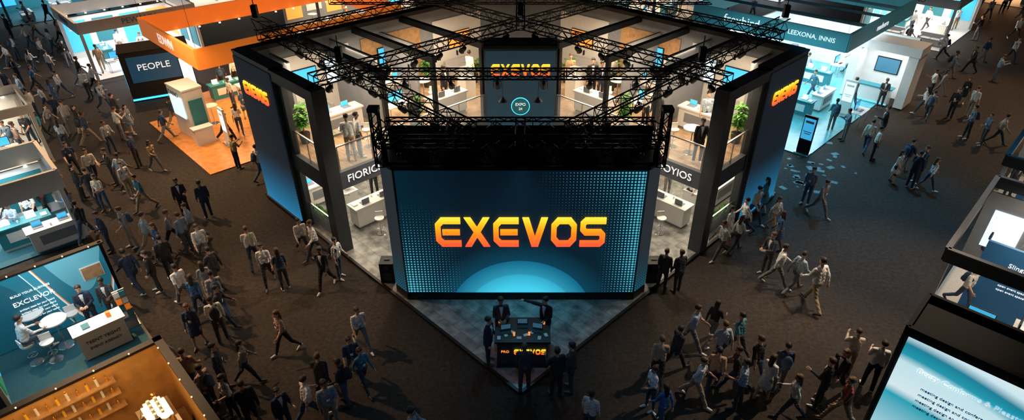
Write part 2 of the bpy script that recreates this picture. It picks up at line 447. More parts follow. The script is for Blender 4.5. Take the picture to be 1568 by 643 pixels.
    b.cyl((0, 0, 1.07), (0, 0, 1.22), .08, .02, 10, 2)
    Fm['display_plinth'] = b.mesh('display_plinth', [WHITE, GLASS, STEEL])
    b = MB(); b.box((0, 0, .03), (.4, .35, .06), 0); b.box((0, .06, .75), (.36, .04, 1.4), 0)
    for i in range(4):
        for s in (-1, 1): b.box((s*.085, .0, .5+i*.27), (.15, .03, .2), 1+(i+(s > 0)) % 3)
        b.box((0, -.03, .42+i*.27), (.36, .09, .02), 0)
    Fm['brochure_rack'] = b.mesh('brochure_rack', [STEEL, PAPER, TEAL, ORANGE])
    b = MB(); b.box((0, 0, .25), (1.6, .75, .28), 0); b.box((0, .32, .55), (1.6, .16, .45), 0)
    for s in (-1, 1): b.box((s*.74, 0, .42), (.14, .75, .35), 0); b.box((s*.34, -.06, .43), (.64, .58, .1), 0)
    for i in (-.7, .7):
        for j in (-.3, .3): b.cyl((i, j, 0), (i, j, .12), .02, n=6, m=1)
    Fm['sofa'] = b.mesh('sofa', [mat('grey_fabric', (.45, .45, .46), .9, noise=.1), STEEL])
    b = MB(); b.box((0, 0, .42), (.5, .5, .84), 0); b.cyl((0, -.251, .3), (0, -.262, .3), .19, .19, 18, 1); b.cyl((0, -.25, .66), (0, -.262, .66), .09, .09, 14, 1)
    b.box((0, 0, .86), (.2, .05, .03), 1)
    Fm['loudspeaker'] = b.mesh('loudspeaker', [BLACK, DARK])
    return Fm
FM = furn()
def f(key, x, y, z=0, rz=0): return put(key, FM[key], (x, y, z), math.radians(rz))

# ------------------------------------------------------------------ MAIN BOOTH
PZ = .06
b = MB(); b.prism([(0, 12.2), (11.3, 23.5), (0, 34.8), (-11.3, 23.5)], 0, PZ, 0)
for s in (-1, 1):
    b.wall((0, 12.13), (s*11.37, 23.5), 0, PZ+.03, .10, 1)
    b.wall((s*11.37, 23.5), (0, 34.87), 0, PZ+.03, .10, 1)
b.obj("booth_platform", [STONE, BLACK])

b = MB()
poly = [(-3.9, 16.28), (3.9, 16.28), (4.36, 16.74), (4.36, 17.7), (-4.36, 17.7), (-4.36, 16.74)]
b.prism(poly, PZ+.28, 5.2, 1); b.prism([(x*1.0, y-.04 if y < 17 else y) for x, y in poly], PZ+.001, PZ+.28, 0)
for i in range(6):
    b.wall(poly[i], poly[(i+1) % 6], 5.15, 5.26, .1, 0)
led = b.obj("led_video_wall", [BLACK, CHAR])
b = MB(); b.box((0, 0, 2.36), (7.66, .06, 4.72)); sc = b.obj("screen", [main_screen_mat()], (0, 16.25, .4)); par(sc, led)
logo((0, 16.2, 2.93), 5.45, 1.12, 0, led)
for s in (-1, 1):
    b = MB(); b.box((0, 0, 2.4), (.60, .02, 4.75)); q = b.obj("side_panel", [panel_mat("led_side_panel", 5, (.006, .06, .10), (.04, .05, .06), e=.5)], (s*4.135, 16.49, .38), s*math.radians(45)); par(q, led)
b = MB()
zt = 6.0
truss(b, (-4.25, 16.45, zt), (4.25, 16.45, zt), .3, step=.38)
truss(b, (-4.25, 17.75, zt), (4.25, 17.75, zt), .3, step=.38)
for x in (-4.25, -2.1, 0, 2.1, 4.25): truss(b, (x, 16.45, zt), (x, 17.75, zt), .28, step=.4)
for x in (-4.1, -1.45, 0, 1.45, 4.1):
    for y in (16.5, 17.6):
        b.box((x, y, 5.6), (.13, .13, .75))
for x in (-3.1, -2.2, -.7, .7, 2.2, 3.1): b.box((x, 17.0, 5.4), (.5, .35, .35)); b.cyl((x, 17.0, 5.57), (x, 17.0, 5.9), .02, n=6)
b.box((0, 17.0, 5.28), (8.3, 1.1, .06)); b.box((0, 17.72, 5.6), (8.3, .04, .7))
for s in (-1, 1):
    truss(b, (s*4.25, 16.45, 5.2), (s*4.25, 16.45, 7.0), .24, step=.3); b.box((s*4.25, 16.45, 7.05), (.32, .32, .12))
b.obj("lighting_rig_frame", [TRUSS])
for x in (-3.6, -2.6, -1, 1, 2.6, 3.6): parcan(x, 16.3, 5.85, math.pi, True)

PANL = panel_mat("led_tower_panel", 6.4)
for s in (-1, 1):
    A = (s*10.95, 23.35); Bp = (s*6.85, 19.25); C = (s*1.5, 24.6); C0 = (0, 26.1); Dd = (0, 34.3)
    T = (s*8.75, 21.15)
    b = MB()
    poly = [A, Bp, C, C0, Dd]
    if s > 0: poly = poly[::-1]
    b.prism(poly, 2.86, 3.14, 1); b.prism(poly, 3.14, 3.2, 2)
    b.wall(T, Bp, 2.6, 3.3, .22, 1); b.wall(Bp, C, 2.6, 3.3, .2, 1)
    b.wall(A, T, PZ, 6.6, .5, 6)
    b.wall(A, T, 6.6, 6.68, .56, 0)
    ang = math.radians(45)
    b.box((Bp[0], Bp[1], (PZ+6.6)/2), (.52, .52, 6.54), 6, ang)
    b.box((T[0]-s*.12, T[1]-.12, (PZ+6.6)/2), (.2, .3, 6.54), 6, ang)
    b.wall(T, Bp, 6.2, 6.6, .5, 6)
    b.wall(A, (0, 34.3), PZ, 6.45, .16, 3)
    b.wall((s*11.03, 23.47), (0, 34.5), PZ, 6.5, .10, 1)
    b.wall(A, (0, 34.3), 6.45, 6.62, .5, 0)
    for k in (.28, .52, .78):
        p = Vector(Bp).lerp(Vector(C0), k); q = p+Vector((s*4.1, 4.1))
        b.wall(p, q, 6.25, 6.5, .22, 0)
        b.box((p[0]+s*.1, p[1]+.1, (3.2+6.3)/2), (.16, .16, 3.1), 0, ang)
        b.box((p[0]+s*.1, p[1]+.1, 1.45), (.2, .2, 2.8), 0, ang)
    for k, a0, a1, hh in ((.40, 1.6, 4.05, 6.2), (.66, 2.2, 4.05, 6.0), (.12, 3.0, 4.05, 6.2)):
        p = Vector(Bp).lerp(Vector(C0), k)
        b.wall(p+Vector((s*a0, a0)), p+Vector((s*a1, a1)), 3.2, hh, .12, 3)
    for k, a0, a1 in ((.5, 1.2, 4.0), (.8, .8, 4.0)):
        p = Vector(Bp).lerp(Vector(C0), k)
        b.wall(p+Vector((s*a0, a0)), p+Vector((s*a1, a1)), PZ, 2.86, .12, 4)
    for k0, k1, mm, z0, z1 in ((.06, .3, 4, 3.2, 5.9), (.34, .55, 5, 3.2, 5.9), (.6, .8, 4, 3.2, 5.9), (.05, .48, 4, PZ, 2.8), (.52, .95, 5, PZ, 2.8)):
        p = Vector(A).lerp(Vector((0, 34.3)), k0)+Vector((-s*.09, -.09)); q = Vector(A).lerp(Vector((0, 34.3)), k1)+Vector((-s*.09, -.09))
        b.wall(p, q, z0, z1, .05, mm)
    b.obj("booth_wing", [BLACK, CHAR, WOOD, GREY, WHITE, WOODP, DARK])
    b = MB()
    for k, zc, wd, hg, mm in ((.14, 4.9, 1.5, .85, 1), (.24, 4.9, .8, 1.1, 2), (.44, 4.9, 1.6, .9, 1), (.7, 4.8, 1.4, .8, 3), (.2, 1.7, 1.6, .9, 1), (.4, 1.7, 1.2, .8, 3), (.65, 1.7, 1.6, .9, 2)):
        p = Vector(A).lerp(Vector((0, 34.3)), k)+Vector((-s*.15, -.15))
        b.box((p.x, p.y, zc), (wd, .05, hg), 0, s*-ang); p += Vector((-s*.02, -.02)); b.box((p.x, p.y, zc), (wd-.08, .03, hg-.08), mm, s*-ang)
    b.obj("wall_monitors", [BLACK, SCRB, SCRW, SCRO])
    def rail(p, q, z):
        p = Vector(p); q = Vector(q); L = (q-p).length; nn = max(1, round(L/1.3)); r = MB()
        r.wall(p, q, z+1.02, z+1.07, .06, 0)
        for i in range(nn+1):
            c = p.lerp(q, i/nn); r.box((c.x, c.y, z+.52), (.04, .04, 1.04), 0, ang)
        for i in range(nn):
            r.wall(p.lerp(q, (i+.04)/nn), p.lerp(q, (i+.96)/nn), z+.08, z+.98, .012, 1)
        return r.obj("glass_balustrade", [STEEL, GLASS])
    rail((T[0]-s*.15, T[1]-.1), (Bp[0]+s*.25, Bp[1]+.28), 3.22)
    rail((Bp[0]-s*.28, Bp[1]+.34), (C[0]+s*.05, C[1]), 3.22)
    b = MB(); b.wall((T[0]-s*.2, T[1]-.15), (Bp[0]+s*.3, Bp[1]+.34), PZ, 1.1, .012, 1); b.wall((T[0]-s*.2, T[1]-.15), (Bp[0]+s*.3, Bp[1]+.34), 1.1, 1.14, .05, 0)
    b.obj("ground_glass_screen", [STEEL, GLASS])
    f('planter_trough', s*7.95, 20.85, PZ, s*45)
    nrm = Vector((s*.7071, -.7071))
    mid = Vector(((A[0]+T[0])/2, (A[1]+T[1])/2))+nrm*.27
    L = (Vector(A)-Vector(T)).length
    b = MB(); b.box((0, 0, 3.2), (L-.1, .05, 6.35)); b.box((0, -.03, .06), (L, .12, .12), 1)
    tp = b.obj("led_tower_panel", [PANL, BLACK], (mid.x, mid.y, PZ+.02), s*ang)
    logo((mid.x+nrm.x*.03, mid.y+nrm.y*.03, 5.35), 2.0, .52, s*ang, tp)
    p = Vector(Bp).lerp(Vector(C), .19); nn = Vector((-s*.7071, -.7071))
    text("FIORICHI" if s < 0 else "DOYIOS", (p.x+nn.x*.11, p.y+nn.y*.11, 2.95), .42, -s*ang, TXW)
    for k in (0.15, .5, .85):
        p = Vector(Bp).lerp(Vector(C0), k)+Vector((s*2, 2))
        area("gallery_downlight", (p.x, p.y, 6.15), 2.2, 3.2, 240, (1, .75, .50), s*-ang)
        area("ground_downlight", (p.x, p.y, 2.8), 2.2, 3.5, 150, (1, .82, .60), s*-ang)
b = MB(); b.box((0, 25.15, 3.15), (3.04, 1.1, 6.2), 0); b.box((0, 25.15, 6.3), (3.1, 1.16, .12), 1)
tw = b.obj("centre_tower", [CHAR, BLACK])
b = MB(); b.box((0, 0, 3.05), (2.9, .05, 6.0)); q = b.obj("led_face", [panel_mat("led_centre_tower", 6, (.012, .09, .14), (.012, .032, .045), (.04, .25, .32), .9, .9, .7)], (0, 24.58, .1)); par(q, tw)
logo((0, 24.54, 5.35), 2.45, .52, 0, tw)
b = MB(); b.cyl((0, 24.55, 3.75), (0, 24.53, 3.75), .40, .40, 36, 0); b.cyl((0, 24.54, 3.75), (0, 24.525, 3.75), .37, .37, 36, 1)
q = b.obj("round_badge", [CYE, TEAL]); par(q, tw)
text("EXPO", (0, 24.51, 3.84), .18, 0, TXW, tw); text("24", (0, 24.51, 3.64), .16, 0, TXW, tw)

def tr(p, q, s=.36): 
    b = MB(); truss(b, p, q, s); return b.obj("lighting_truss", [TRUSS])
Z = 6.85
for s in (-1, 1):
    tr((s*1.45, 16.2, 6.45), (s*11.0, 25.75, 6.95), .46)
    tr((s*6.9, 19.3, Z), (s*.2, 26.0, Z), .38)
    tr((s*.2, 26.2, Z), (s*6, 32.0, Z), .36)
    tr((s*10.4, 24.2, Z), (s*.3, 34.3, Z), .36)
tr((-5.2, 20.2, 6.75), (5.2, 20.2, 6.75), .3)
tr((-9, 29.6, 7.0), (9, 29.6, 7.0), .34)
tr((0, 24.8, 7.1), (0, 34.3, 7.1), .34)
for s in (-1, 1):
    for k in range(8):
        t = (k+.5)/8; parcan(s*(6.9-6.7*t), 19.3+6.7*t, Z-.18, math.radians(s*-45+180), k % 3 == 0)
    for k in range(7):
        t = (k+1)/8; parcan(s*(1.45+9.55*t), 16.2+9.55*t, 6.27+.5*t, math.radians(180+s*35), k % 2 == 0)
for x in (-4, -2.4, -.8, .8, 2.4, 4): parcan(x, 20.2, 6.6, math.pi, True)
b = MB()
for (x, y, z) in ((-11, 25.75, 7.1), (11, 25.75, 7.1), (0, 26.1, 7.1), (-6.4, 21.1, 6.8), (6.4, 21.1, 6.8)):
    b.box((x, y, z+.35), (.22, .22, .5)); b.cyl((x, y, z+.6), (x, y, z+1.0), .02, n=6)
b.obj("chain_hoists", [BLACK])
for x in (-.62, .62):
    b = MB(); b.cyl((x, 20.2, 6.55), (x, 20.2, 5.9), .008, n=5); b.cyl((x, 20.2, 5.9), (x, 20.2, 5.75), .03, .16, 14, 0); b.cyl((x, 20.2, 5.749), (x, 20.2, 5.74), .13, .13, 14, 1)
    b.obj("pendant_lamp", [BLACK, LAMP])

spot("platform_wash", (0, 15.9, 5.9), (0, 13.2, 0), 230, (.14, .70, 1), 95, .6, .15)
for s in (-1, 1):
    spot("entry_wash", (s*4.2, 20.4, 6.4), (s*5.3, 18.4, 0), 900, (1, .86, .68), 80, .6, .15)
    area("courtyard_downlight", (s*3.0, 20.6, 6.3), 2, 2, 160, (1, .85, .66))

for s in (-1, 1):
    f('reception_counter', s*6.1, 21.35, PZ, s*-45+180); f('reception_counter', s*4.7, 22.8, PZ, s*-45+180)
    f('bar_stool', s*5.0, 20.9, PZ, 30); f('bar_stool', s*5.6, 20.3, PZ, 10)
    f('display_plinth', s*7.3, 22.2, PZ, 45); f('reception_counter', s*8.6, 22.9, PZ, 45); f('demo_desk', s*5.6, 24.5, PZ, s*-45)
    f('demo_desk', s*3.2, 25.6, PZ, s*-45); f('sofa', s*3.9, 27.8, PZ, s*-45)
    z = 3.2
    f('high_table', s*6.55, 21.25, z); f('potted_plant', s*8.6, 22.15, z); f('potted_shrub', s*7.35, 20.6, z)
    f('reception_counter', s*7.4, 23.2, z, s*-45); f('sofa', s*8.9, 24.5, z, s*-45)
    f('bar_stool', s*6.0, 21.8, z); f('demo_desk', s*5.2, 24.4, z, s*-45); f('reception_counter', s*5.9, 26.6, z, s*-45)
    f('reception_counter', s*3.2, 24.9, z, s*-45+180); f('bar_stool', s*3.9, 25.7, z, 0); f('high_table', s*4.4, 26.4, z)
    f('display_plinth', s*2.5, 27.1, z, 45); f('potted_plant', s*4.25, 23.1, z); f('potted_shrub', s*2.3, 28.9, z); f('sofa', s*3.0, 30.0, z, s*-45)
    f('potted_plant', s*4.5, 28.3, z)
    f('loudspeaker', s*4.75, 17.4, PZ, 0)
dx, dy = G(800, 562)
b = MB()
b.box((0, .45, .5), (1.5, .95, 1.0), 0); b.box((0, .45, 1.03), (1.66, 1.08, .06), 1); b.box((0, .42, .05), (1.56, 1.0, .1), 1)
b.box((0, -.03, .99), (1.62, .02, .03), 2)
for (x, y, r) in ((-.5, .35, .2), (0, .6, 0), (.45, .4, -.2)):
    b.box((x, y, 1.07), (.32, .22, .015), 3, r); b.box((x, y+.12, 1.17), (.32, .015, .2), 3, r); b.box((x, y+.108, 1.17), (.29, .006, .17), 4, r)
for i in range(8):
    x = -.7+i*.2; y = .1+.12*(i % 3); b.box((x, y, 1.065), (.1, .14, .012), 5, i*.5)
for x, y in ((-.25, .2), (.2, .22), (.66, .7), (-.7, .75)): b.cyl((x, y, 1.06), (x, y, 1.17), .03, .035, 10, 6)
dk = b.obj("welcome_desk", [DARK, BLACK, CYE, BLACK, SCRD, PAPER, SCRO], (dx, dy, PZ))
logo((dx+.22, dy-.035, .62+PZ), .95, .2, 0, dk, .02)
text("PRO", (dx-.52, dy-.035, .62+PZ), .13, 0, SCRO, dk)

# ------------------------------------------------------------------ generic booths
def booth(name, o, W, Dp, floor=WHITE, wallm=WHITE, fas=None, fz=(3.2, 3.9), wh=2.8, walls='vu', txt=None, fin=None, panels=(SCRB, TEAL, SCRO), power=220, lc=(1, .88, .72), furn_n=4, seed=0, posts=True, tx=TXW, tsize=None):
    r = random.Random(seed+5)
    def P(a, c): return (o[0]+(a-c)/R2, o[1]+(a+c)/R2)
    b = MB(); mats = [floor, wallm, fas or BLACK, fin or fas or BLACK, BLACK, LAMP]+list(panels)
    b.prism([P(0, 0), P(W, 0), P(W, Dp), P(0, Dp)], 0, .05, 0)
    t = .12
    if 'v' in walls:
        b.wall(P(0, Dp-t), P(W, Dp-t), .05, wh, t, 1); n = int(W//1.7)
        for i in range(n):
            a = (i+.5)*W/n; hw = W/n*.38; mm = 6+r.randrange(len(panels)); z1 = wh-.25
            b.wall(P(a-hw, Dp-t-.08), P(a+hw, Dp-t-.08), .9 if i % 2 else .5, z1, .04, mm)
            b.wall(P(a-hw*.7, Dp-t-.11), P(a+hw*.3, Dp-t-.11), z1-.4, z1-.25, .02, 1)
            b.wall(P(a-hw*.7, Dp-t-.11), P(a+hw*.6, Dp-t-.11), z1-.6, z1-.53, .02, 1)
    if 'u' in walls:
        b.wall(P(W-t, 0), P(W-t, Dp), .05, wh, t, 1); n = int(Dp//1.7)
        for i in range(n):
            a = (i+.5)*Dp/n; hw = Dp/n*.36; mm = 6+r.randrange(len(panels))
            b.wall(P(W-t-.08, a-hw), P(W-t-.08, a+hw), .7, wh-.3, .04, mm)
    if fas:
        z0, z1 = fz
        for p, q, cc in (((0, 0), (W, 0), 0), ((W, 0), (W, Dp), 0), ((W, Dp), (0, Dp), 0), ((0, Dp), (0, 0), 0)):
            b.wall(P(*p), P(*q), z0, z1, .14, 2)
        for p in ((.1, .1), (W-.1, .1), (W-.1, Dp-.1), (.1, Dp-.1)):
            c = P(*p)
            if posts: b.box((c[0], c[1], z0/2), (.16, .16, z0), 1, math.pi/4)
            else: b.cyl((c[0], c[1], z1), (c[0], c[1], 15), .008, .008, 4, 4)
        nl = int(W/1.1)
        for i in range(nl):
            c = P((i+.5)*W/nl, .2); b.cyl((c[0], c[1], z0-.02), (c[0], c[1], z0-.03), .05, .05, 8, 5)
            c = P((i+.5)*W/nl, Dp-.25); b.cyl((c[0], c[1], z0), (c[0], c[1], z0-.05), .06, .06, 8, 5)
    ob = b.obj(name, mats)
    if txt and fas:
        zc = (fz[0]+fz[1])/2; ts = tsize or (fz[1]-fz[0])*.7
        c = P(W*.5, -.085); text(txt, (c[0], c[1], zc), ts, math.pi/4, tx, ob)
        c = P(-.085, Dp*.5); text(txt, (c[0], c[1], zc), ts, -math.pi/4, tx, ob)
    keys = ['reception_counter', 'demo_desk', 'high_table', 'bar_stool', 'info_totem', 'display_plinth', 'teal_counter', 'sofa', 'brochure_rack']
    nu = max(1, int(W/2.4)); nv = max(1, int(Dp/2.4)); cells = [(i, j) for i in range(nu) for j in range(nv)]; r.shuffle(cells)
    for (i, j) in cells[:furn_n]:
        c = P((i+.5)*W/nu, (j+.42)*(Dp-.6)/nv+.1); f(r.choice(keys), c[0], c[1], .05, r.choice((45, -45)))
    if power:
        c = P(W/2, Dp/2); area("booth_downlight", (c[0], c[1], (fz[0] if fas else wh+.8)-.02), W*.75, Dp*.75, power, lc, math.pi/4)
    return P

b = MB(); oo = (-14.6, 25.2); q4 = [(oo[0]+(a-c)/R2, oo[1]+(a+c)/R2) for a, c in ((0, 0), (13.4, 0), (13.4, 8.4), (0, 8.4))]; b.prism(q4, 0, .045, 0)
b.obj("orange_floor_deck", [ORFL])
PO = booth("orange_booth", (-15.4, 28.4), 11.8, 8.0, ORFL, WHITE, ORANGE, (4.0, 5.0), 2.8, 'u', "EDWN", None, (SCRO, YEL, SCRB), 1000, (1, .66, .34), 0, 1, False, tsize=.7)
area("deck_light", (-16.5, 27.5, 5.2), 3, 6, 260, (1, .72, .42), math.pi/4)
for (px, py, k, a) in ((352, 222, 'info_totem', -45), (330, 190, 'high_table', 0), (392, 150, 'reception_counter', 45), (430, 130, 'demo_desk', 45), (470, 110, 'reception_counter', -45), (420, 95, 'sofa', 45), (520, 95, 'demo_desk', 45), (350, 150, 'teal_counter', 45), (385, 120, 'display_plinth', 45)):
    x, y = G(px, py); f(k, x, y, .05, a)
x, y = G(303, 205)
b = MB(); b.prism([(-1.0, .2), (.35, -.95), (1.0, -.2), (-.2, .95)], .05, 2.7, 0); b.prism([(-1.04, .2), (.37, -1.0), (1.04, -.2), (-.2, 1.0)], 2.7, 2.78, 0)
b.box((-.36, -.42, 1.75), (1.3, .02, 1.1), 1, math.radians(-40.4)); b.box((.74, -.62, 1.5), (.7, .02, 1.4), 2, math.radians(49)); b.box((.95, -1.15, .45), (.9, .45, .9), 3, .8); b.box((.95, -1.15, .93), (1.0, .52, .05), 0, .8)
kk = b.obj("exhibit_kiosk", [WHITE, SCRW, TEAL, WHITE], (x, y, 0)); text("DANO", (x-.38, y-.44, 2.45), .36, math.radians(-40.4), TXD, kk)

booth("white_booth", (-27.2, 37.6), 7, 6, WHITE, WHITE, WHITE, (3.0, 3.7), 2.8, 'vu', "PEWANN", None, (TEAL, SCRB, SCRO), 420, (.9, .95, 1), 5, 2, tx=TXB)
x, y = G(243, 150)
b = MB(); b.box((0, 0, 1.45), (3.6, 2.0, 2.9), 0); b.box((0, 0, 2.92), (3.7, 2.1, .06), 1); b.box((-.2, -1.02, 1.9), (2.6, .05, 1.5), 2); b.box((1.45, -1.02, 1.2), (.6, .05, 2.0), 3)
b.box((-1.82, 0, 1.6), (.04, 1.4, 1.8), 4); b.box((0, -1.02, .15), (3.6, .06, .1), 5)
kb = b.obj("black_booth", [BLACK, MATTE, mat("deep_blue_screen", (.01, .05, .10), .3, emit=.6), SCRW, SCRB, CYE, LAMP], (x, y+1.0, 0), math.radians(30))
ca = math.radians(30); text("PEOPLE", (x-.2*math.cos(ca)+1.06*math.sin(ca), y+1.0-.2*math.sin(ca)-1.06*math.cos(ca), 2.0), .52, ca, TXW, kb)

booth("teal_booth", (-41.5, 50), 9, 6, TEALD, TEAL, WHITE, (3, 3.7), 2.8, 'vu', "INNEXA", None, (SCRB, WHITE, SCRW), 400, (.8, .95, 1), 5, 3, tx=TXB)
booth("booth_stand", (-50, 42), 8, 6, TEALD, WHITE, TEAL, (3, 3.6), 2.8, 'vu', "NOVARA", None, (SCRB, SCRO), 400, (.8, .95, 1), 4, 4)
booth("booth_stand", (-30, 55), 10, 7, WHITE, WHITE, TEAL, (3, 3.8), 2.8, 'vu', "SOLVEN", None, (SCRB, TEAL, SCRW), 500, NEUT, 5, 5)
booth("booth_stand", (-15, 46), 9, 6, WOOD, GREY, DARK, (3.2, 4), 2.8, 'vu', "ARKEN", None, (SCRB, SCRO, WHITE), 500, (1, .8, .58), 6, 6)
booth("booth_stand", (-1, 44), 7, 7, BEIGE, WOODP, DARK, (3.2, 4), 2.8, 'vu', "LUMEO", None, (SCRO, SCRW, YEL), 500, (1, .8, .58), 6, 7)
booth("booth_stand", (10.5, 49), 9, 7, BEIGE, GREY, TEAL, (3.2, 4), 2.8, 'vu', "VENTRA", None, (SCRO, SCRB, SCRW), 500, (1, .85, .65), 6, 8)
booth("booth_stand", (30.5, 43.5), 8, 6, WHITE, WHITE, WHITE, (3, 3.6), 2.8, 'vu', "MODENO", None, (TEAL, ORANGE, SCRB), 500, (1, .92, .8), 6, 9, tx=TXD)
booth("booth_stand", (24, 58), 10, 6, WHITE, WHITE, TEAL, (3, 3.8), 2.8, 'vu', "ORBITEX", None, (SCRB, SCRW), 500, (.9, .95, 1), 5, 10)
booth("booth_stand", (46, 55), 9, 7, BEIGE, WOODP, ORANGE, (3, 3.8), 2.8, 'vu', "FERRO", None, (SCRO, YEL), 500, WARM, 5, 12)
booth("booth_stand", (2, 62), 9, 6, WHITE, WHITE, TEAL, (3, 3.8), 2.8, 'vu', "KINETA", None, (SCRB, SCRW), 500, NEUT, 4, 13)
booth("booth_stand", (-16, 62), 9, 6, WHITE, WHITE, DARK, (3, 3.8), 2.8, 'vu', "PRIMA", None, (SCRB, SCRO), 500, NEUT, 4, 14)

# right teal booth
b = MB(); 
def PR(a, c, o=(14.2, 27.0)): return (o[0]+(a-c)/R2, o[1]+(a+c)/R2)
b.prism([PR(0, 0), PR(15, 0), PR(15, 9.4), PR(0, 9.4)], 0, .05, 0)
b.wall(PR(14.9, 0), PR(14.9, 9.4), .05, 2.8, .12, 1); b.wall(PR(5, 9.3), PR(14.9, 9.3), .05, 2.8, .12, 1)
U0, U1, V0, V1 = 4.7, 15.2, 1.0, 10.0; z0, z1 = 4.0, 4.95
for p, q in (((U0, V0), (U1, V0)), ((U1, V0), (U1, V1)), ((U1, V1), (U0, V1)), ((U0, V1), (U0, V0))):
    b.wall(PR(*p), PR(*q), z0, z1, .16, 2)
for p in ((U0+.2, V0+.2), (U1-.2, V0+.2), (U1-.2, V1-.2), (U0+.2, V1-.2)):
    c = PR(*p); b.cyl((c[0], c[1], z1), (c[0], c[1], 15), .008, .008, 4, 3)
for k in (7.2, 9.8, 12.4): b.wall(PR(k, V0), PR(k, V1), z1-.15, z1, .08, 3)
for i in range(9):
    c = PR(5.2+i*1.1, V0+.2); b.cyl((c[0], c[1], z0), (c[0], c[1], z0-.06), .06, .06, 8, 4)
for i, (a, c0) in enumerate(((6, 9.15), (8.5, 9.15), (11, 9.15), (13.2, 9.15))):
    b.wall(PR(a-.8, c0), PR(a+.8, c0), .6, 2.4, .04, 5+i % 3)
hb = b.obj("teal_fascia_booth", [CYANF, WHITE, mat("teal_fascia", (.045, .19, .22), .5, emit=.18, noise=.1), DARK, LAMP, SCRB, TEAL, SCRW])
c = PR(U0-.09, 6.9); text("frexbird", (c[0], c[1], 4.48), .68, -math.pi/4, TXW, hb)
c = PR(U0-.09, 2.9); text("LEEXONA, INNIS", (c[0], c[1], 4.48), .34, -math.pi/4, TXW, hb)
c = PR(9.5, V0-.09); text("madeoro", (c[0], c[1], 4.48), .5, math.pi/4, TXW, hb)
c = PR(9.5, 5); area("booth_downlight", (c[0], c[1], 3.9), 9, 7, 1100, (.85, .96, 1), math.pi/4)
c = PR(2, 4); area("booth_downlight", (c[0], c[1], 5.2), 3, 7, 380, (.40, .86, 1), math.pi/4)
for (px, py, k, a) in ((1228, 235, 'display_totem', -45), (1215, 175, 'teal_counter', -45), (1255, 165, 'reception_counter', 45), (1290, 175, 'info_totem', -45), (1245, 130, 'teal_counter', -45), (1205, 145, 'reception_counter', 45), (1280, 115, 'demo_desk', 45), (1225, 110, 'sofa', 45), (1310, 190, 'demo_desk', 45), (1180, 205, 'high_table', 0), (1165, 190, 'bar_stool', 0)):
    x, y = G(px, py); f(k, x, y, .05, a)
x, y = G(1338, 152)
b = MB()
b.box((-1.5, 0, 1.6), (.5, 1.6, 3.1), 0); b.box((1.5, 0, 1.6), (.5, 1.6, 3.1), 0); b.box((0, 0, 3.3), (3.6, 1.7, .5), 0); b.box((0, .7, 1.6), (3, .1, 3.1), 0)
b.box((0, .62, 1.9), (1.3, .06, .9), 1); b.box((0, .58, 1.9), (1.2, .03, .8), 2); b.box((0, -.6, .5), (1.8, .5, .95), 0); b.box((0, -.6, 1.0), (2, .6, .05), 3); b.box((0, -.86, .1), (1.8, .02, .05), 4)
b.obj("white_portal_kiosk", [WHITE, BLACK, SCRD, TEAL, CYE], (x, y, .05), math.radians(-45))
area("kiosk_light", (x-.4, y-.4, 3.0), 2, 1, 60, (.95, .98, 1), -math.pi/4)
spot("kiosk_spotlight", (x-4, y-6, 10), (x, y, 2), 900, (1, .95, .88), 40)

# ---- left edge booths
def lbooth(name, R, W, Dp, fl, wl, fas, fz, txt, txm, lc, power, wh=2.45, walls='v', panels=(SCRB, TEAL, SCRO), n=3, seed=0, ts=None):
    o = (R[0]-W/R2, R[1]-W/R2)
    return booth(name, o, W, Dp, fl, wl, fas, fz, wh, walls, txt, None, panels, power, lc, n, seed, True, txm, ts)
lbooth("header_booth", (-17.3, 20.0), 6.5, 3.4, TEALD, WHITE, WHITE, (2.35, 3.15), "EMBRENO", TXB, (.85, .97, 1), 240, 2.3, 'v', (SCRB, WHITE, TEAL), 2, 21, .5)
x, y = G(97, 372); f('reception_counter', x, y, 0, 45)
lbooth("orange_screen_booth", (-22.8, 26.6), 6.5, 3.6, WHITE, WHITE, WHITE, (2.6, 3.0), "ZELIANI", TXD, (1, .88, .7), 240, 2.6, 'v', (SCRO, SCRW, WHITE), 3, 22)
lbooth("blue_booth", (-28.0, 31.6), 6.5, 3.6, TEALD, WHITE, TEAL, (2.6, 3.2), "RIVIO", TXW, (.8, .95, 1), 240, 2.6, 'v', (SCRB, TEAL), 3, 23)
lbooth("booth_stand", (-35, 38), 8, 4, TEALD, WHITE, TEAL, (2.8, 3.4), "ALTERN", TXW, (.8, .95, 1), 300, 2.6, 'v', (SCRB, TEAL), 3, 24)

# teal graphic booth
Rr = (-11.75, 14.25)
def PE(a, c): return (Rr[0]+(a-c)/R2, Rr[1]+(a+c)/R2)
b = MB(); b.prism([PE(-3.7, 0), PE(0, 0), PE(0, 2.7), PE(-3.7, 2.7)], 0, .06, 0)
b.wall(PE(-3.7, 2.7), PE(.05, 2.7), 0, 2.5, .1, 1); b.wall(PE(-3.7, 2.72), PE(.1, 2.72), 2.5, 2.56, .2, 1)
b.wall(PE(-3.7, 0), PE(0, 0), 0, .09, .08, 1); b.wall(PE(0, 0), PE(0, 2.7), 0, .09, .08, 1)
b.wall(PE(-3.75, 0), PE(-3.75, 2.7), 0, 2.45, .1, 2)
c = PE(0, 2.7); b.box((c[0], c[1], 1.28), (.1, .1, 2.56), 1, math.pi/4)
for i in range(5):
    c = PE(-3.2+i*.72, 2.6); b.cyl((c[0], c[1], 2.56), (c[0], c[1], 2.60), .018, .018, 8, 3)
eb = b.obj("graphic_wall_booth", [TEALD, BLACK, WHITE, LAMPD])
c = PE(-1.85, 2.63)
b = MB(); b.box((0, 0, 1.2), (3.6, .03, 2.4))
gm = swoosh_mat("teal_swoosh_graphic", [(0, (.01, .10, .15)), (.28, (.015, .16, .23)), (.46, (.60, .75, .80)), (.475, (.03, .25, .34)), (.60, (.8, .9, .92)), (.625, (.9, .25, .05)), (.64, (.02, .18, .26)), (.82, (.12, .40, .50))], 1.5, .16, .38, .28, .28)
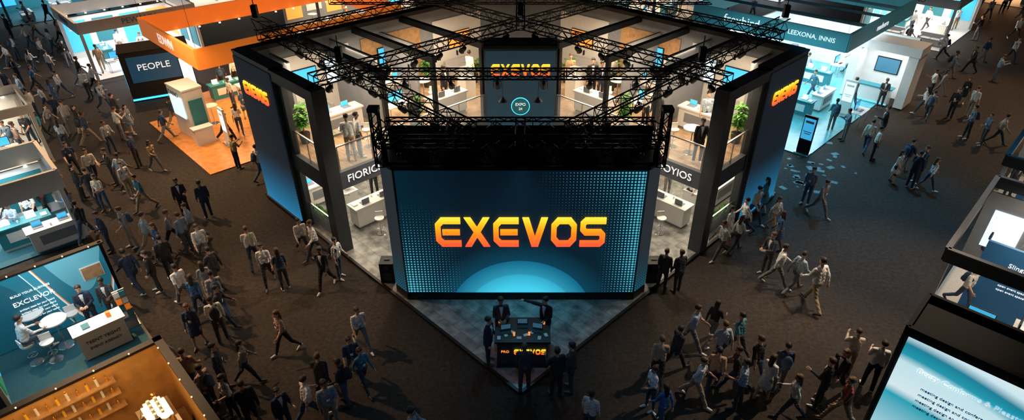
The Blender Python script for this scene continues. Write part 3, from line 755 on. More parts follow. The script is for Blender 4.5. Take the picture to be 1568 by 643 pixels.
q = b.obj("graphic", [gm], (c[0], c[1], .08), math.pi/4); par(q, eb)
c = PE(-2.15, 2.59); text("EXCLEVOR", (c[0], c[1], 1.55), .22, math.pi/4, TXW, eb)
text("BUILD YOUR BUSINESS", (c[0], c[1], 1.85), .10, math.pi/4, TXW, eb)
for i in range(4): text("brilliant ideas for your stand", (c[0], c[1], 1.3-i*.13), .08, math.pi/4, TXW, eb)
c = PE(-.5, 2.59); b = MB(); b.box((0, 0, 0), (.6, .03, .5), 0); b.box((0, -.02, 0), (.54, .02, .44), 1); q = b.obj("poster", [WHITE, WOODP], (c[0], c[1], 1.7), math.pi/4); par(q, eb)
b = MB()
for (a, z0, z1, mm) in ((.5, .4, 2.2, 0), (1.5, .4, 2.2, 1), (2.3, .8, 2.2, 0)):
    b.wall(PE(-3.67, a-.35), PE(-3.67, a+.35), z0, z1, .03, mm)
q = b.obj("posters", [mat("green_poster", (.05, .3, .12), .5, emit=.3), SCRB]); par(q, eb)
x, y = G(167, 532)
b = MB(); b.box((0, 0, .5), (1.3, .55, .94), 0); b.box((0, 0, 1.0), (1.42, .65, .05), 0); b.box((.35, .05, 1.1), (.12, .12, .16), 1); b.box((-.3, 0, 1.04), (.2, .28, .03), 2)
cb = b.obj("branded_counter", [WHITE, ORANGE, TEAL], (x, y, .06), math.pi/4)
text("TEENT YEGHT", (x+.29/R2, y-.29/R2, .68), .15, math.pi/4, TXD, cb); text("EVENT AGENCY", (x+.29/R2, y-.29/R2, .45), .12, math.pi/4, TXD, cb)
x, y = G(68, 520); f('high_table', x, y, .06); x, y = G(103, 530); f('high_table', x, y, .06); 
for p in ((88, 552), (124, 508)): x, y = G(*p); f('bar_stool', x, y, .06, 40)
x, y = G(205, 500); f('brochure_rack', x, y, .06, 45)
c = PE(-1.8, 1.2); area("booth_downlight", (c[0], c[1], 3.6), 3, 2, 90, (.9, .97, 1), math.pi/4)

# coffee bar booth
Ro = (-9.55, 11.75)
def PF(a, c): return (Ro[0]+(a-c)/R2, Ro[1]+(a+c)/R2)
b = MB(); b.prism([PF(-5, -4.5), PF(0, -4.5), PF(0, 0), PF(-5, 0)], 0, .05, 0)
b.wall(PF(-5, 0), PF(.05, 0), .0, 2.5, .12, 1); b.wall(PF(0, 0), PF(0, -4.5), 0, 2.5, .12, 1)
b.wall(PF(-5, .0), PF(.1, .0), 2.5, 2.58, .2, 2); b.wall(PF(0, .1), PF(0, -4.5), 2.5, 2.58, .2, 2)
b.wall(PF(-5, .09), PF(.09, .09), 0, 2.5, .06, 2); b.wall(PF(.09, .09), PF(.09, -4.5), 0, 2.5, .06, 2)
for z0 in (1.3, 1.75, 2.15):
    b.wall(PF(-4.6, -.2), PF(-1.2, -.2), z0, z0+.03, .3, 3)
    for i in range(16):
        c = PF(-4.5+i*.21, -.2); hh = .14+.08*((i*7) % 3)/2; b.cyl((c[0], c[1], z0+.03), (c[0], c[1], z0+.03+hh), .035, .03, 8, 4+(i % 3)); b.cyl((c[0], c[1], z0+.03+hh), (c[0], c[1], z0+.1+hh), .014, n=6, m=4)
for i in range(6):
    c = PF(-4.7+i*.8, -.1); b.cyl((c[0], c[1], 2.58), (c[0], c[1], 2.61), .018, .018, 8, 7); c = PF(-.1, -.4-i*.75); b.cyl((c[0], c[1], 2.58), (c[0], c[1], 2.61), .018, .018, 8, 7)
b.obj("coffee_bar_booth", [WOODP, AMB, BLACK, WOODP, GOLD, YEL, WHITE, LAMPD])
b = MB(); b.wall(PF(-.75, -.6), PF(-.75, -4.2), .05, 1.05, .65, 0); b.wall(PF(-.75, -.5), PF(-.75, -4.3), 1.05, 1.1, .78, 1)
b.obj("bar_counter", [WOODP, mat("cream_stone", (.55, .45, .32), .3)])
def espresso(nm, c, rz, hb=0):
    b = MB(); b.box((0, 0, .22), (.75, .5, .3), 0); b.box((0, 0, .40), (.8, .55, .05), 1); b.box((0, -.1, .04), (.75, .6, .06), 1); b.box((0, .0, .5), (.7, .4, .02), 1)
    for x in (-.2, .2): b.cyl((x, -.27, .3), (x, -.27, .22), .04, .04, 10, 1); b.cyl((x, -.27, .22), (x, -.42, .2), .014, .018, 6, 2)
    for i in range(8): b.cyl((-.28+(i % 4)*.18, -.08+(i//4)*.17, .51), (-.28+(i % 4)*.18, -.08+(i//4)*.17, .59), .03, .045, 10, 3)
    for x in (-.36, .36): b.cyl((x, -.28, .35), (x, -.36, .1), .01, n=6, m=1)
    b.cyl((.5, .1, 0), (.5, .1, .35), .08, .07, 12, 2); b.cyl((.5, .1, .35), (.5, .1, .6), .06, .12, 12, 1)
    b.cyl((-.55, .1, 0), (-.55, .1, .45), .09, .09, 14, 0); b.ball((-.55, .1, .47), (.09, .09, .08), 0)
    return b.obj(nm, [GOLD, STEEL, BLACK, WHITE], (c[0], c[1], 1.10), rz)
espresso("espresso_machine", PF(-.75, -1.3), -math.pi/4); espresso("espresso_machine", PF(-.75, -3.0), -math.pi/4)
c = PF(-2.0, -1.9); area("bar_light", (c[0], c[1], 3.4), 3, 3, 100, (1, .62, .26), math.pi/4)
c = PF(-3, -2.2); f('high_table', c[0], c[1], .05)

# ---- right edge booths
b = MB(); Jx, Jy = 9.35, 10.95
def PJ(a, c): return (Jx+(a-c)/R2, Jy+(a+c)/R2)
b.wall(PJ(.1, 0), PJ(.1, -6), 0, 3.7, .2, 0)
b.prism([PJ(0, -6), PJ(1.75, -6), PJ(1.75, 0), PJ(0, 0)], 3.45, 3.55, 0)
for p, q in (((.05, 0), (1.75, 0)), ((1.75, 0), (1.75, -6)), ((.05, 0), (.05, -6))): b.wall(PJ(*p), PJ(*q), 3.45, 3.75, .1, 0)
b.wall(PJ(1.75, 0), PJ(1.75, -6), 0, 3.5, .1, 1); b.wall(PJ(0, .0), PJ(1.75, 0), 0, 3.5, .1, 1)
jb = b.obj("backlit_wall_booth", [MATTE, DARK])
c = PJ(-.03, -3.05)
b = MB(); b.box((0, 0, 1.75), (5.9, .04, 3.4)); b.box((0, .01, .03), (5.9, .1, .06), 1)
gm2 = swoosh_mat("backlit_graphic", [(0, (.45, .75, .85)), (.30, (.02, .40, .52)), (.36, (.75, .93, .97)), (.54, (.60, .86, .93)), (.59, (.02, .36, .48)), (.66, (.015, .25, .36)), (.72, (.70, .92, 1)), (.80, (.80, .95, 1))], .5, .22, .10, .04, .85, False)
q = b.obj("graphic", [gm2, BLACK], (c[0], c[1], .05), -math.pi/4); par(q, jb)
c = PJ(-.07, -2.2); text("Beezy Conforms & Pleaster Ceremonies", (c[0], c[1], 2.72), .20, -math.pi/4, TXW, jb)
for i in range(4): text("meeting design and conference production for every event", (c[0], c[1], 2.25-i*.2), .12, -math.pi/4, TXB, jb)
c = PJ(-.07, -4.6); text("EXEV", (c[0], c[1], 2.2), .42, -math.pi/4, SCRO, jb)
def rbooth(name, o, W, Dp, seed, txt, blue=True):
    def P(a, c): return (o[0]+(a+c)/R2, o[1]+(a-c)/R2)
    b = MB(); b.prism([P(0, 0), P(0, Dp), P(W, Dp), P(W, 0)], 0, .05, 0)
    for p, q in (((0, 0), (W, 0)), ((W, 0), (W, Dp)), ((0, Dp), (0, 0))):
        b.wall(P(*p), P(*q), 3.0, 3.4, .12, 1); b.wall(P(*p), P(*q), 3.4, 3.45, .16, 8)
    for p in ((0.1, .1), (W-.1, .1), (W-.1, Dp-.1), (.1, Dp-.1)): c = P(*p); b.box((c[0], c[1], 1.5), (.14, .14, 2.95), 2, math.pi/4)
    b.wall(P(W-.2, 0), P(W-.2, Dp), 0, 2.9, .12, 3); b.wall(P(W*.45, Dp*.1), P(W*.45, Dp*.42), 0, 2.7, .12, 4)
    for i in range(4):
        c0 = (i+.5)*Dp/4; b.wall(P(W-.3, c0-.5), P(W-.3, c0+.5), .8, 2.3, .04, 5+i % 2)
    ob = b.obj(name, [BEIGE, DARK, WHITE, GREY, BLUEP, SCRW, SCRO, LAMP, CHAR])
    c = P(W*.45-.07, Dp*.26); 
    text(txt, (c[0], c[1], 2.1), .22, -math.pi/4, TXW, ob)
    for i in range(5): text("open event space", (c[0], c[1], 1.8-i*.16), .11, -math.pi/4, TXW, ob)
    c = P(W/2, Dp/2); area("booth_downlight", (c[0], c[1], 3.3), W*.8, Dp*.7, 240, (1, .80, .58), math.pi/4)
    r = random.Random(seed)
    for k in range(5):
        c = P(r.uniform(.8, W-1), (k+.7)*Dp/6+.6); f(r.choice(['demo_desk', 'high_table', 'swivel_chair', 'sofa', 'reception_counter']), c[0], c[1], .05, r.choice((45, -45, 135)))
    return P
rbooth("ring_booth", (12.6, 14.6), 6.2, 7, 31, "SlingStat")
rbooth("ring_booth", (18.4, 20.6), 7, 7, 32, "Navora")
rbooth("ring_booth", (25.0, 27.4), 7, 7, 33, "Medlin")
rbooth("ring_booth", (34.0, 36.0), 8, 8, 34, "Quanta")

b = MB(); r = random.Random(5)
for i in range(46):
    px = r.gauss(1235, 32); py = r.gauss(250, 28)
    x, y = G(px, py); 
    if x+y < 35.6: continue
    s = r.uniform(.12, .4); b.box((x, y, .006), (s, s*.7, .006), 0, r.uniform(0, 3))
b.obj("paper_and_light_flecks", [mat("fleck_teal", (.10, .20, .22), .6)])  # thin flecks: projected light put in as teal colour, along with paper scraps

# ------------------------------------------------------------------ PEOPLE
def build_person(key, P):
    fem = P.get('fem', False); dress = P.get('dress', False); long = P.get('long', fem); pack = P.get('pack', False); jacket = P.get('jacket', False)
    parts = []
    Id = Matrix.Identity(4); piv = Vector((0, 0, .95))
    lean = math.radians(P.get('lean', 3)); tw = math.radians(P.get('twist', 0))
    TU = Matrix.Translation(piv) @ Matrix.Rotation(lean, 4, 'X') @ Matrix.Rotation(tw, 4, 'Z') @ Matrix.Translation(-piv)
    nk = Vector((0, .01, 1.53))
    TH = TU @ Matrix.Translation(nk) @ Matrix.Rotation(math.radians(P.get('yaw', 0)), 4, 'Z') @ Matrix.Rotation(math.radians(P.get('nod', 0)), 4, 'X') @ Matrix.Translation(-nk)
    k = .9 if fem else 1.0
    E = lambda c, r, l, T: parts.append(('e', (Vector(c), Vector(r)), l, T))
    Cp = lambda a, b_, r0, r1, l, T: parts.append(('c', (Vector(a), Vector(b_), r0, r1), l, T))
    j = 1.07 if jacket else 1.0
    E((0, 0, 1.29), (.160*k*j, .110*j, .20), 2, TU)
    wz = (.105 if fem else .118)*j
    for sx in (-1, 1): Cp((sx*.062*k, .0, 1.30), (sx*(.055 if fem else .068)*k, .005, 1.00), .104*j*(k if fem else 1), wz*(.90 if fem else .94), 2, TU)
    E((0, .012, .945), (.158*(1.0 if fem else .97)*j, .122*j, .13), 6, Id)
    if jacket: Cp((-.07, .01, .95), (-.082, .01, .80), .102, .108, 6, Id); Cp((.07, .01, .95), (.082, .01, .80), .102, .108, 6, Id)
    Cp((-.142*k, 0, 1.405), (.142*k, 0, 1.405), .060*j, .060*j, 2, TU)
    Cp((0, .01, 1.40), (0, .0, 1.47), .085, .06, 2, TU)
    if fem: E((-.065, -.08, 1.28), (.058, .05, .06), 2, TU); E((.065, -.08, 1.28), (.058, .05, .06), 2, TU)
    Cp((0, .01, 1.46), (0, -.005, 1.58), .054*k, .05*k, 0, TU)
    E((0, .012, 1.665), (.074, .092, .095), 0, TH); E((0, -.025, 1.605), (.056, .066, .072), 0, TH)
    E((0, -.098, 1.625), (.014, .022, .022), 0, TH); E((-.077, .01, 1.635), (.012, .022, .032), 0, TH); E((.077, .01, 1.635), (.012, .022, .032), 0, TH)
    E((0, .028, 1.69), (.087, .098, .092), 1, TH); E((0, -.03, 1.735), (.06, .05, .035), 1, TH)
    if long:
        E((0, .07, 1.60), (.088, .058, .13), 1, TH); E((0, .09, 1.48), (.08, .042, .13), 1, TH)
    for sd, q in ((-1, 'L'), (1, 'R')):
        hp = math.radians(P.get('hip'+q, 2)); kn = math.radians(P.get('knee'+q, 3)); spr = P.get('spread', .05)
        h0 = Vector((sd*.086, .01, .93)); d = Vector((sd*spr, -math.sin(hp), -math.cos(hp))).normalized(); kp = h0+d*.44
        a = hp-kn; d2 = Vector((sd*spr*.4, -math.sin(a), -math.cos(a))).normalized(); an = kp+d2*.42
        Cp(h0, kp, .090, .064, 3, Id)
        if dress: Cp(kp, kp+d2*.14+Vector((0, .012, 0)), .054, .054, 0, Id); Cp(kp+d2*.12+Vector((0, .01, 0)), an, .053, .033, 0, Id)
        else: Cp(kp, kp+d2*.14+Vector((0, .008, 0)), .064, .061, 3, Id); Cp(kp+d2*.12+Vector((0, .006, 0)), an, .061 if not fem else .056, .053 if not fem else .040, 3, Id)
        ph = min(0, a+.08)*.8; fd = Vector((sd*.12, -math.cos(ph), math.sin(ph))).normalized()
        Cp(an+Vector((0, .025, -.035)), an+Vector((0, -.0, -.04))+fd*.10, .038, .040, 4, Id); Cp(an+Vector((0, 0, -.045))+fd*.09, an+Vector((0, 0, -.05))+fd*.18, .038, .030, 4, Id)
        sh = math.radians(P.get('sh'+q, 3)); ab = math.radians(P.get('ab'+q, 9)); el = math.radians(P.get('el'+q, 14)); inn = P.get('in'+q, .05)
        S = Vector((sd*.172*k, .0, 1.405)); u = Vector((sd*math.sin(ab), -math.sin(sh)*math.cos(ab), -math.cos(sh)*math.cos(ab))).normalized(); eb = S+u*.275
        fr = Vector((sd*(math.sin(ab)*.8-inn), -math.sin(sh+el), -math.cos(sh+el)))
        if ab > 1.0: fr = Vector((sd*math.sin(ab), -math.sin(sh+el)*.5, -math.cos(ab)))
        fr.normalize(); wr = eb+fr*.245
        Cp(S, eb, .058*k*j, .050*k*j, 2, TU); Cp(eb, wr, .043*k*j, .030*k*(1.2 if jacket else 1), 5, TU)
        Cp(wr, wr+fr*.03, .026*k, .024*k, 0, TU)
        P['_w'+q] = (wr, fr, sd)
    if dress:
        Cp((0, .01, .95), (0, .01, .66), .15, .20, 2, Id)
    if pack:
        E((0, .19, 1.22), (.145, .09, .22), 9, TU); E((0, .26, 1.12), (.10, .05, .11), 9, TU)
        for sd in (-1, 1): Cp((sd*.10, .1, 1.44), (sd*.11, -.115, 1.33), .022, .02, 9, TU); Cp((sd*.11, -.115, 1.33), (sd*.15, .02, 1.1), .02, .018, 9, TU)
    b = MB()
    for kd, dt, l, T in parts:
        if kd == 'e': b.ball(dt[0], dt[1], 0, 16, 12, T)
        else: b.capsule(dt[0], dt[1], dt[2], dt[3], 0, 14, T)
    me = b.mesh('tmp', []); o = D.objects.new('tmp', me); COL.objects.link(o)
    md = o.modifiers.new('r', 'REMESH'); md.mode = 'VOXEL'; md.voxel_size = .0125; md.use_smooth_shade = True
    sm = o.modifiers.new('s', 'SMOOTH'); sm.iterations = 2; sm.factor = .5
    dg = bpy.context.evaluated_depsgraph_get(); ev = o.evaluated_get(dg); m2 = D.meshes.new_from_object(ev)
    D.objects.remove(o); D.meshes.remove(me)
    nv = len(m2.vertices); V = np.zeros(nv*3); m2.vertices.foreach_get('co', V); V = V.reshape(-1, 3)
    npn = len(m2.polygons); Cn = np.zeros(npn*3); m2.polygons.foreach_get('center', Cn); Cn = Cn.reshape(-1, 3)
    best = np.full(npn, 1e9); lab = np.zeros(npn, int)
    for kd, dt, l, T in parts:
        Ti = np.array(T.inverted()); q = Cn @ Ti[:3, :3].T+Ti[:3, 3]
        if kd == 'e':
            rr = np.array(dt[1]); dd = (np.linalg.norm((q-np.array(dt[0]))/rr, axis=1)-1)*rr.min()
        else:
            a = np.array(dt[0]); bb = np.array(dt[1]); ax = bb-a; t = np.clip(((q-a) @ ax)/max(1e-9, ax @ ax), 0, 1)
            dd = np.linalg.norm(q-a-t[:, None]*ax, axis=1)-(dt[2]+t*(dt[3]-dt[2]))
        mk = dd < best; best[mk] = dd[mk]; lab[mk] = l
    Ti = np.array(TU.inverted()); q = Cn @ Ti[:3, :3].T+Ti[:3, 3]
    vm = (lab == 2) & (q[:, 1] < -.06) & (np.abs(q[:, 0]) < (q[:, 2]-1.06)*.14)
    lab[vm] = 7
    Ti = np.array(TH.inverted()); q = Cn @ Ti[:3, :3].T+Ti[:3, 3]
    face = (lab == 1) & (q[:, 1] < -.045) & (q[:, 2] < 1.705) & (q[:, 2] > 1.5); lab[face] = 0
    b = MB(); polys = [list(p.vertices) for p in m2.polygons]
    cloth = np.zeros(nv, bool)
    for p, l in zip(polys, lab):
        if l in (2, 3, 5, 6): cloth[p] = True
    N_ = np.zeros(nv*3); m2.vertices.foreach_get('normal', N_); N_ = N_.reshape(-1, 3)
    fold = .0035*np.sin(V[:, 2]*62+np.sin(V[:, 0]*31)*2.2+V[:, 1]*17)+.0025*np.sin(V[:, 2]*23+V[:, 0]*40)
    V = V+N_*(fold*cloth)[:, None]
    b.v = [tuple(p) for p in V.tolist()]; b.f = polys; b.m = lab.tolist()
    for q_ in ('L', 'R'):
        wr, fr, sd = P['_w'+q_]
        fw = Vector((0, -1, 0)); th = fw-fr*fw.dot(fr)
        if th.length < .3: th = Vector((0, 0, 1))-fr*fr.z
        th.normalize(); pn = fr.cross(th).normalized()
        if pn.x*sd > 0: pn = -pn
        base = wr+fr*.03
        for kk in (-.024, 0, .024): b.capsule(base+th*kk*.8, base+fr*.06+th*kk, .016, .014, 0, 8, TU)
        for i, (kk, L) in enumerate(((.033, .068), (.011, .077), (-.011, .07), (-.032, .055))):
            p0 = base+fr*.06+th*kk; p1 = p0+fr*L*.5+pn*L*.12; p2 = p1+fr*L*.38+pn*L*.34
            b.capsule(p0, p1, .0095, .0085, 0, 6, TU); b.capsule(p1, p2, .0085, .007, 0, 6, TU)
        t0 = base+th*.022+fr*.01; t1 = t0+(th*.7+fr*.6+pn*.3).normalized()*.04; t2 = t1+(fr*.9+th*.15+pn*.3).normalized()*.032
        b.capsule(t0, t1, .012, .010, 0, 6, TU); b.capsule(t1, t2, .010, .008, 0, 6, TU)
    for sx in (-1, 1):
        b.ball((sx*.03, -.083, 1.65), (.011, .008, .007), 10, 8, 6, TH); b.ball((sx*.031, -.086, 1.668), (.017, .006, .004), 1, 8, 4, TH)
    b.ball((0, -.091, 1.583), (.022, .006, .006), 11, 8, 4, TH)
    if P.get('badge', True):
        o0 = len(b.v); b.box((0, -.135, 1.16), (.085, .006, .11), 8); b.wall((-.045, -.13), (-.047, -.131), 1.2, 1.42, .006, 11); b.wall((.045, -.13), (.047, -.131), 1.2, 1.42, .006, 11)
        for i in range(o0, len(b.v)): b.v[i] = tuple(TU @ Vector(b.v[i]))
    zmin = min(p[2] for p in b.v); b.v = [(p[0], p[1], p[2]-zmin) for p in b.v]
    D.meshes.remove(m2)
    return b.mesh("person_"+key, [None]*12, True)

POSES = {
 'stand': dict(jacket=False), 'stand2': dict(hipL=-4, hipR=8, kneeR=10, shR=20, elR=75, inR=.35, yaw=20),
 'suit': dict(jacket=True, hipL=4, hipR=-3, elL=20, elR=25, badge=False), 'suit_talk': dict(jacket=True, shR=25, elR=80, inR=.3, hipR=6, kneeR=8, yaw=-15, badge=False),
 'suit_cross': dict(jacket=True, shR=18, elR=78, inR=.7, shL=18, elL=78, inL=.7, badge=False),
 'suit_point': dict(jacket=True, shL=5, abL=84, elL=3, yaw=-35, shR=15, elR=70, inR=.5, badge=False),
 'suit_walk': dict(jacket=True, hipL=26, kneeL=6, hipR=-20, kneeR=16, shL=-20, shR=22, elL=15, elR=30, lean=4, badge=False),
 'walk': dict(hipL=28, kneeL=6, hipR=-22, kneeR=18, shL=-24, shR=26, elL=18, elR=32, lean=5), 'walk2': dict(hipR=24, kneeR=10, hipL=-18, kneeL=34, shR=-18, shL=22, elL=35, elR=18, lean=5, pack=True),
 'walk3': dict(hipR=30, kneeR=8, hipL=-24, kneeL=22, shR=-26, shL=24, elL=28, elR=20, lean=6, yaw=15),
 'phone': dict(shL=30, elL=85, inL=.45, shR=35, elR=90, inR=.45, nod=18), 'pack': dict(pack=True, hipL=5, hipR=-4, shR=10, elR=50, inR=.2, yaw=-25),
 'w_stand': dict(fem=True, hipL=4, hipR=-2, shR=15, elR=80, inR=.3), 'w_walk': dict(fem=True, hipL=24, kneeL=6, hipR=-19, kneeR=18, shL=-20, shR=20, elL=15, elR=28, lean=4),
 'w_dress': dict(fem=True, dress=True, hipL=10, kneeL=6, hipR=-8, kneeR=10, elL=40, inL=.2), 'w_walk2': dict(fem=True, hipR=24, kneeR=6, hipL=-19, kneeL=20, shR=-20, shL=20, elR=18, elL=60, inL=.2, lean=4),
 'sit': dict(hipL=84, hipR=80, kneeL=82, kneeR=72, shL=35, elL=50, inL=.2, shR=30, elR=60, inR=.2, lean=10, spread=.15),
 'lean': dict(lean=26, hipL=0, hipR=14, kneeR=18, shL=48, elL=25, shR=50, elR=30, nod=-5),
}
TEMPL = {k: build_person(k, v) for k, v in POSES.items()}
SK = [mat("skin_%d" % i, c, .5) for i, c in enumerate([(.62, .38, .27), (.52, .30, .20), (.36, .20, .13), (.18, .095, .06), (.68, .44, .33)])]
HA = [mat("hair_%d" % i, c, .6, noise=.4, nscale=60) for i, c in enumerate([(.018, .012, .01), (.045, .026, .015), (.010, .009, .009), (.10, .055, .025), (.03, .018, .012)])]
def cl(nm, c): return mat("cloth_"+nm, c, .85, noise=.12, nscale=14)
TOPS = [cl('white', (.74, .74, .72)), cl('lightblue', (.35, .45, .55)), cl('grey', (.30, .30, .31)), cl('cream', (.62, .55, .45)), cl('navy', (.03, .05, .10)), cl('black', (.02, .02, .022)), cl('teal', (.05, .20, .25)), cl('burgundy', (.25, .05, .05)), cl('tan', (.42, .28, .16)), cl('dusty', (.45, .30, .26)), cl('steel', (.16, .22, .28)), cl('blue', (.06, .15, .32))]
TW = [14, 5, 4, 5, 4, 5, 2, 1, 2, 1, 3, 1]
BOT = [cl('jeans', (.05, .08, .14)), cl('blackpants', (.018, .018, .02)), cl('charcoal', (.05, .05, .055)), cl('khaki', (.32, .25, .17)), cl('darkjeans', (.03, .045, .08)), cl('greypants', (.16, .16, .17))]
SUITS = [cl('suit_black', (.018, .018, .022)), cl('suit_navy', (.02, .03, .06)), cl('suit_char', (.045, .047, .055))]
SHOE = [mat("shoe_dark", (.02, .017, .015), .4), mat("shoe_white", (.6, .6, .58), .5), mat("shoe_brown", (.12, .06, .03), .4)]
EYE = mat("eye_dark", (.02, .015, .01), .2); LIP = mat("lips", (.40, .16, .13), .5); PK = [cl('pack_black', (.02, .02, .025)), cl('pack_blue', (.04, .08, .15))]
KEYS_M = ['stand', 'stand2', 'pack', 'phone', 'walk', 'walk2', 'walk3', 'walk', 'walk3']; KEYS_S = ['suit', 'suit_talk', 'suit_walk', 'suit_cross']; KEYS_W = ['w_stand', 'w_walk', 'w_dress', 'w_walk2']
PLACED = []
def person(x, y, z=0, face=None, key=None, top=None, bot=None, sc=None, nm=None):
    r = rnd
    fixed = key is not None
    if key is None:
        q = r.random(); key = r.choice(KEYS_S) if q < .16 else (r.choice(KEYS_W) if q < .42 else r.choice(KEYS_M))
    if not fixed:
        for it in range(12):
            c = [p for p in PLACED if abs(p[2]-z) < 1 and math.hypot(p[0]-x, p[1]-y) < .62]
            if not c: break
            p = c[0]; dx_, dy_ = x-p[0], y-p[1]; L = math.hypot(dx_, dy_) or 1e-3; x = p[0]+dx_/L*.66+r.uniform(-.05, .05); y = p[1]+dy_/L*.66+r.uniform(-.05, .05)
    PLACED.append((x, y, z))
    fem = key.startswith('w_'); suit = key.startswith('suit')
    if face is None: face = r.choice((0, 45, 90, 135, 180, 225, 270, 315))+r.uniform(-25, 25)
    sk = r.choice(SK[:3]+SK); ha = r.choice(HA); bt = r.choice(BOT) if bot is None else bot
    tp = (r.choice(SUITS) if suit else r.choices(TOPS, TW)[0]) if top is None else top
    slv = tp if suit else (sk if r.random() < .5 else tp)
    if suit: bt = tp
    o = put(nm or ("visitor_woman" if fem else ("businessman" if suit else "visitor_man")), TEMPL[key], (x, y, z), math.radians(face))
    s = sc or r.uniform(.97, 1.06)*(0.96 if fem else 1.02); o.scale = (s, s, s)
    mm = [sk, ha, tp, bt, r.choice(SHOE), slv, tp if (suit or key == 'w_dress') else bt, TOPS[0] if suit else tp, PAPER, r.choice(PK), EYE, LIP]
    for i, m in enumerate(mm):
        o.material_slots[i].link = 'OBJECT'; o.material_slots[i].material = m
    return o
def PP(px, py, z=0, **k):
    x, y = G(px, py, z); return person(x, y, z, **k)

W_, K_, GR = TOPS[0], TOPS[5], TOPS[2]
PP(749, 554, PZ, face=70, key='suit', nm="staff_man"); PP(768, 523, PZ, face=10, key='suit_cross', nm="staff_man"); PP(834, 522, PZ, face=-30, key='suit_point', nm="staff_man")
PP(803, 598, 0, face=180, key='suit', nm="businessman"); PP(851, 606, 0, face=200, key='suit_talk'); PP(873, 597, 0, face=250, key='suit')
PP(1012, 443, 0, face=150, key='suit'); PP(1035, 446, 0, face=200, key='suit')
PP(1240, 470, face=200, key='walk', top=W_, bot=BOT[3], sc=1.2)
PP(415, 436, face=20, key='w_walk', top=W_, bot=BOT[1], sc=1.06)
PP(150, 503, .06, face=30, key='suit_cross', nm="staff_man"); PP(182, 490, .06, face=20, key='suit_talk', nm="staff_man")
left = [(20,12),(48,38),(60,62),(78,35),(96,66),(30,92),(55,112),(84,118),(108,100),(18,150),(44,160),(60,185),(76,172),(96,190),(113,205),(128,207),(142,222),(106,232),(70,215),
 (190,215),(205,205),(215,256),(242,262),(226,322),(180,282),(196,288),(165,322),(203,302),(130,306),(151,313),(272,196),(258,215),(366,258),(350,215),(402,275),(287,331),(321,333),(100,300),(120,340),
 (270,378),(292,386),(318,402),(302,368),(172,384),(206,378),(138,368),(214,446),(240,446),(266,425),(290,468),(312,484),(338,440),(332,482),(346,492),(392,408),(432,441),(488,398),(502,441),(522,425),(474,392),(328,456),
 (308,530),(342,518),(384,585),(441,540),(276,586),(302,603),(330,627),(352,602),(325,648),(392,655),(442,662),(362,640),
 (556,532),(545,578),(512,655),(532,618),(558,600),(464,655),(500,610),(150,140),(165,170),(85,80),(130,130),(160,110),(175,235),(100,150),(15,200),(40,240),(20,60),(110,45),(95,20),(160,60),(185,190),(120,270),(150,280),(60,140),(35,130),
 (70,95),(20,105),(50,75),(120,90),(85,205),(55,210),(140,150),(90,165),(235,385),(255,400),(280,610)]
for p in left: PP(*p)
right = [(1010,655),(998,632),(1004,584),(1030,565),(1054,534),(1062,614),(1086,524),(1098,560),(1080,604),(1120,596),(1104,605),(1165,612),(1124,545),(1184,600),(1212,447),(1170,420),(1200,441),(1186,382),(1110,372),(1124,386),(1150,340),
 (1250,622),(1272,602),(1292,572),(1312,584),(1280,650),(1391,288),(1370,282),(1416,292),(1402,286),(1380,266),(1250,330),(1232,312),(1205,640),(1150,585),
 (1322,233),(1333,245),(1345,215),(1290,215),(1395,100),(1421,150),(1436,146),(1452,182),(1470,160),(1482,112),(1492,62),(1502,96),(1520,125),(1476,212),(1500,222),(1522,222),(1392,50),(1430,35),(1532,20),(1550,62),(1560,32),(1408,176),(1416,182),(1440,90),(1460,45),(1510,30),(1545,95),(1395,135),(1450,120),(1180,355),(1100,395),(1135,360),(1165,325),(1480,180),(1385,75),(1540,15),(1500,12),(1470,20),(1270,200),(1300,165)]
for p in right: PP(*p)
PP(636, 700, face=90, key='walk', top=TOPS[2], sc=1.12); PP(900, 668, face=150, key='stand', top=TOPS[3])
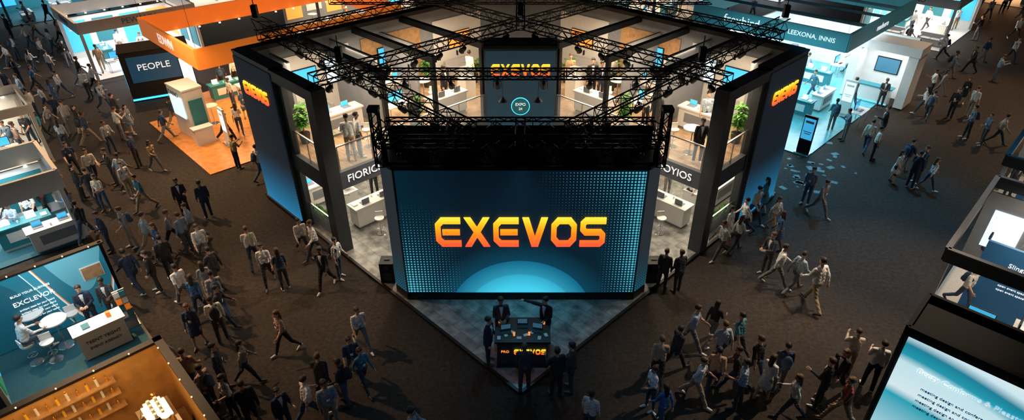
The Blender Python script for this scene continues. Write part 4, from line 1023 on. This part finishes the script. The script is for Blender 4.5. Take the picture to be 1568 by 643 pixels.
for (px, py, fc, k, t) in ((540, 246, 200, 'stand2', W_), (553, 240, 120, 'stand', W_), (682, 160, 60, 'suit', None), (636, 210, 180, 'suit_talk', None), (600, 150, 60, 'stand', None), (640, 120, 90, 'suit', None), (720, 132, 150, 'stand2', None),
    (872, 138, 0, 'stand', TOPS[8]), (905, 150, 0, 'suit', None), (918, 152, 20, 'suit', None), (935, 142, 30, 'stand', None), (986, 196, 30, 'stand', None), (1002, 204, -30, 'suit', None), (1066, 248, 0, 'suit_talk', None), (1075, 205, 0, 'stand', TOPS[1]), (1088, 200, 10, 'w_stand', None), (960, 120, 0, 'stand', None), (1010, 115, 0, 'walk', None)):
    PP(px, py, 3.2, face=fc, key=k, top=t)
for (px, py, fc, k) in ((525, 335, 90, 'w_stand'), (575, 300, 0, 'stand'), (1052, 320, -60, 'stand'), (1020, 300, 10, 'w_stand'), (1090, 290, 0, 'suit')): PP(px, py, PZ, face=fc, key=k)
for (px, py) in ((370, 205), (378, 180), (360, 165), (390, 190), (345, 140), (410, 125), (450, 120), (440, 95), (500, 85), (480, 75), (365, 130), (545, 75), (530, 60)): PP(px, py, .05)
for (px, py) in ((225, 90), (210, 70), (180, 50), (275, 140), (190, 85), (1230, 120), (1300, 110), (1265, 90), (1320, 120), (1345, 165), (1360, 100), (1210, 100), (1240, 150), (1400, 30), (1415, 45), (1150, 30), (1110, 40), (990, 20), (960, 25), (935, 18), (1040, 22)): PP(px, py, .05)
for (px, py, fc) in ((40, 368, 0), (62, 350, 20), (18, 350, 0), (75, 330, 180), (30, 235, 0), (55, 225, 0), (10, 165, 0)): PP(px, py, .05, face=fc)
x, y = G(58, 556); f('bar_stool', x, y, .06, 150)
o = person(x, y, .06, face=150, key='sit', top=W_, nm="seated_man"); o.location.z = .06+.30
for (px, py, fc) in ((150, 690, 180), (60, 720, 150)): PP(px, py, .05, face=fc, key='lean' if px > 100 else 'stand', top=K_)
for (px, py, fc) in ((1466, 470, 20), (1540, 480, 0), (1555, 420, 0), (1500, 400, 30), (1555, 340, 0), (1540, 300, 0)): PP(px, py, .05, face=fc)

SC.view_settings.view_transform = 'Standard'
print("OBJECTS", len(D.objects))
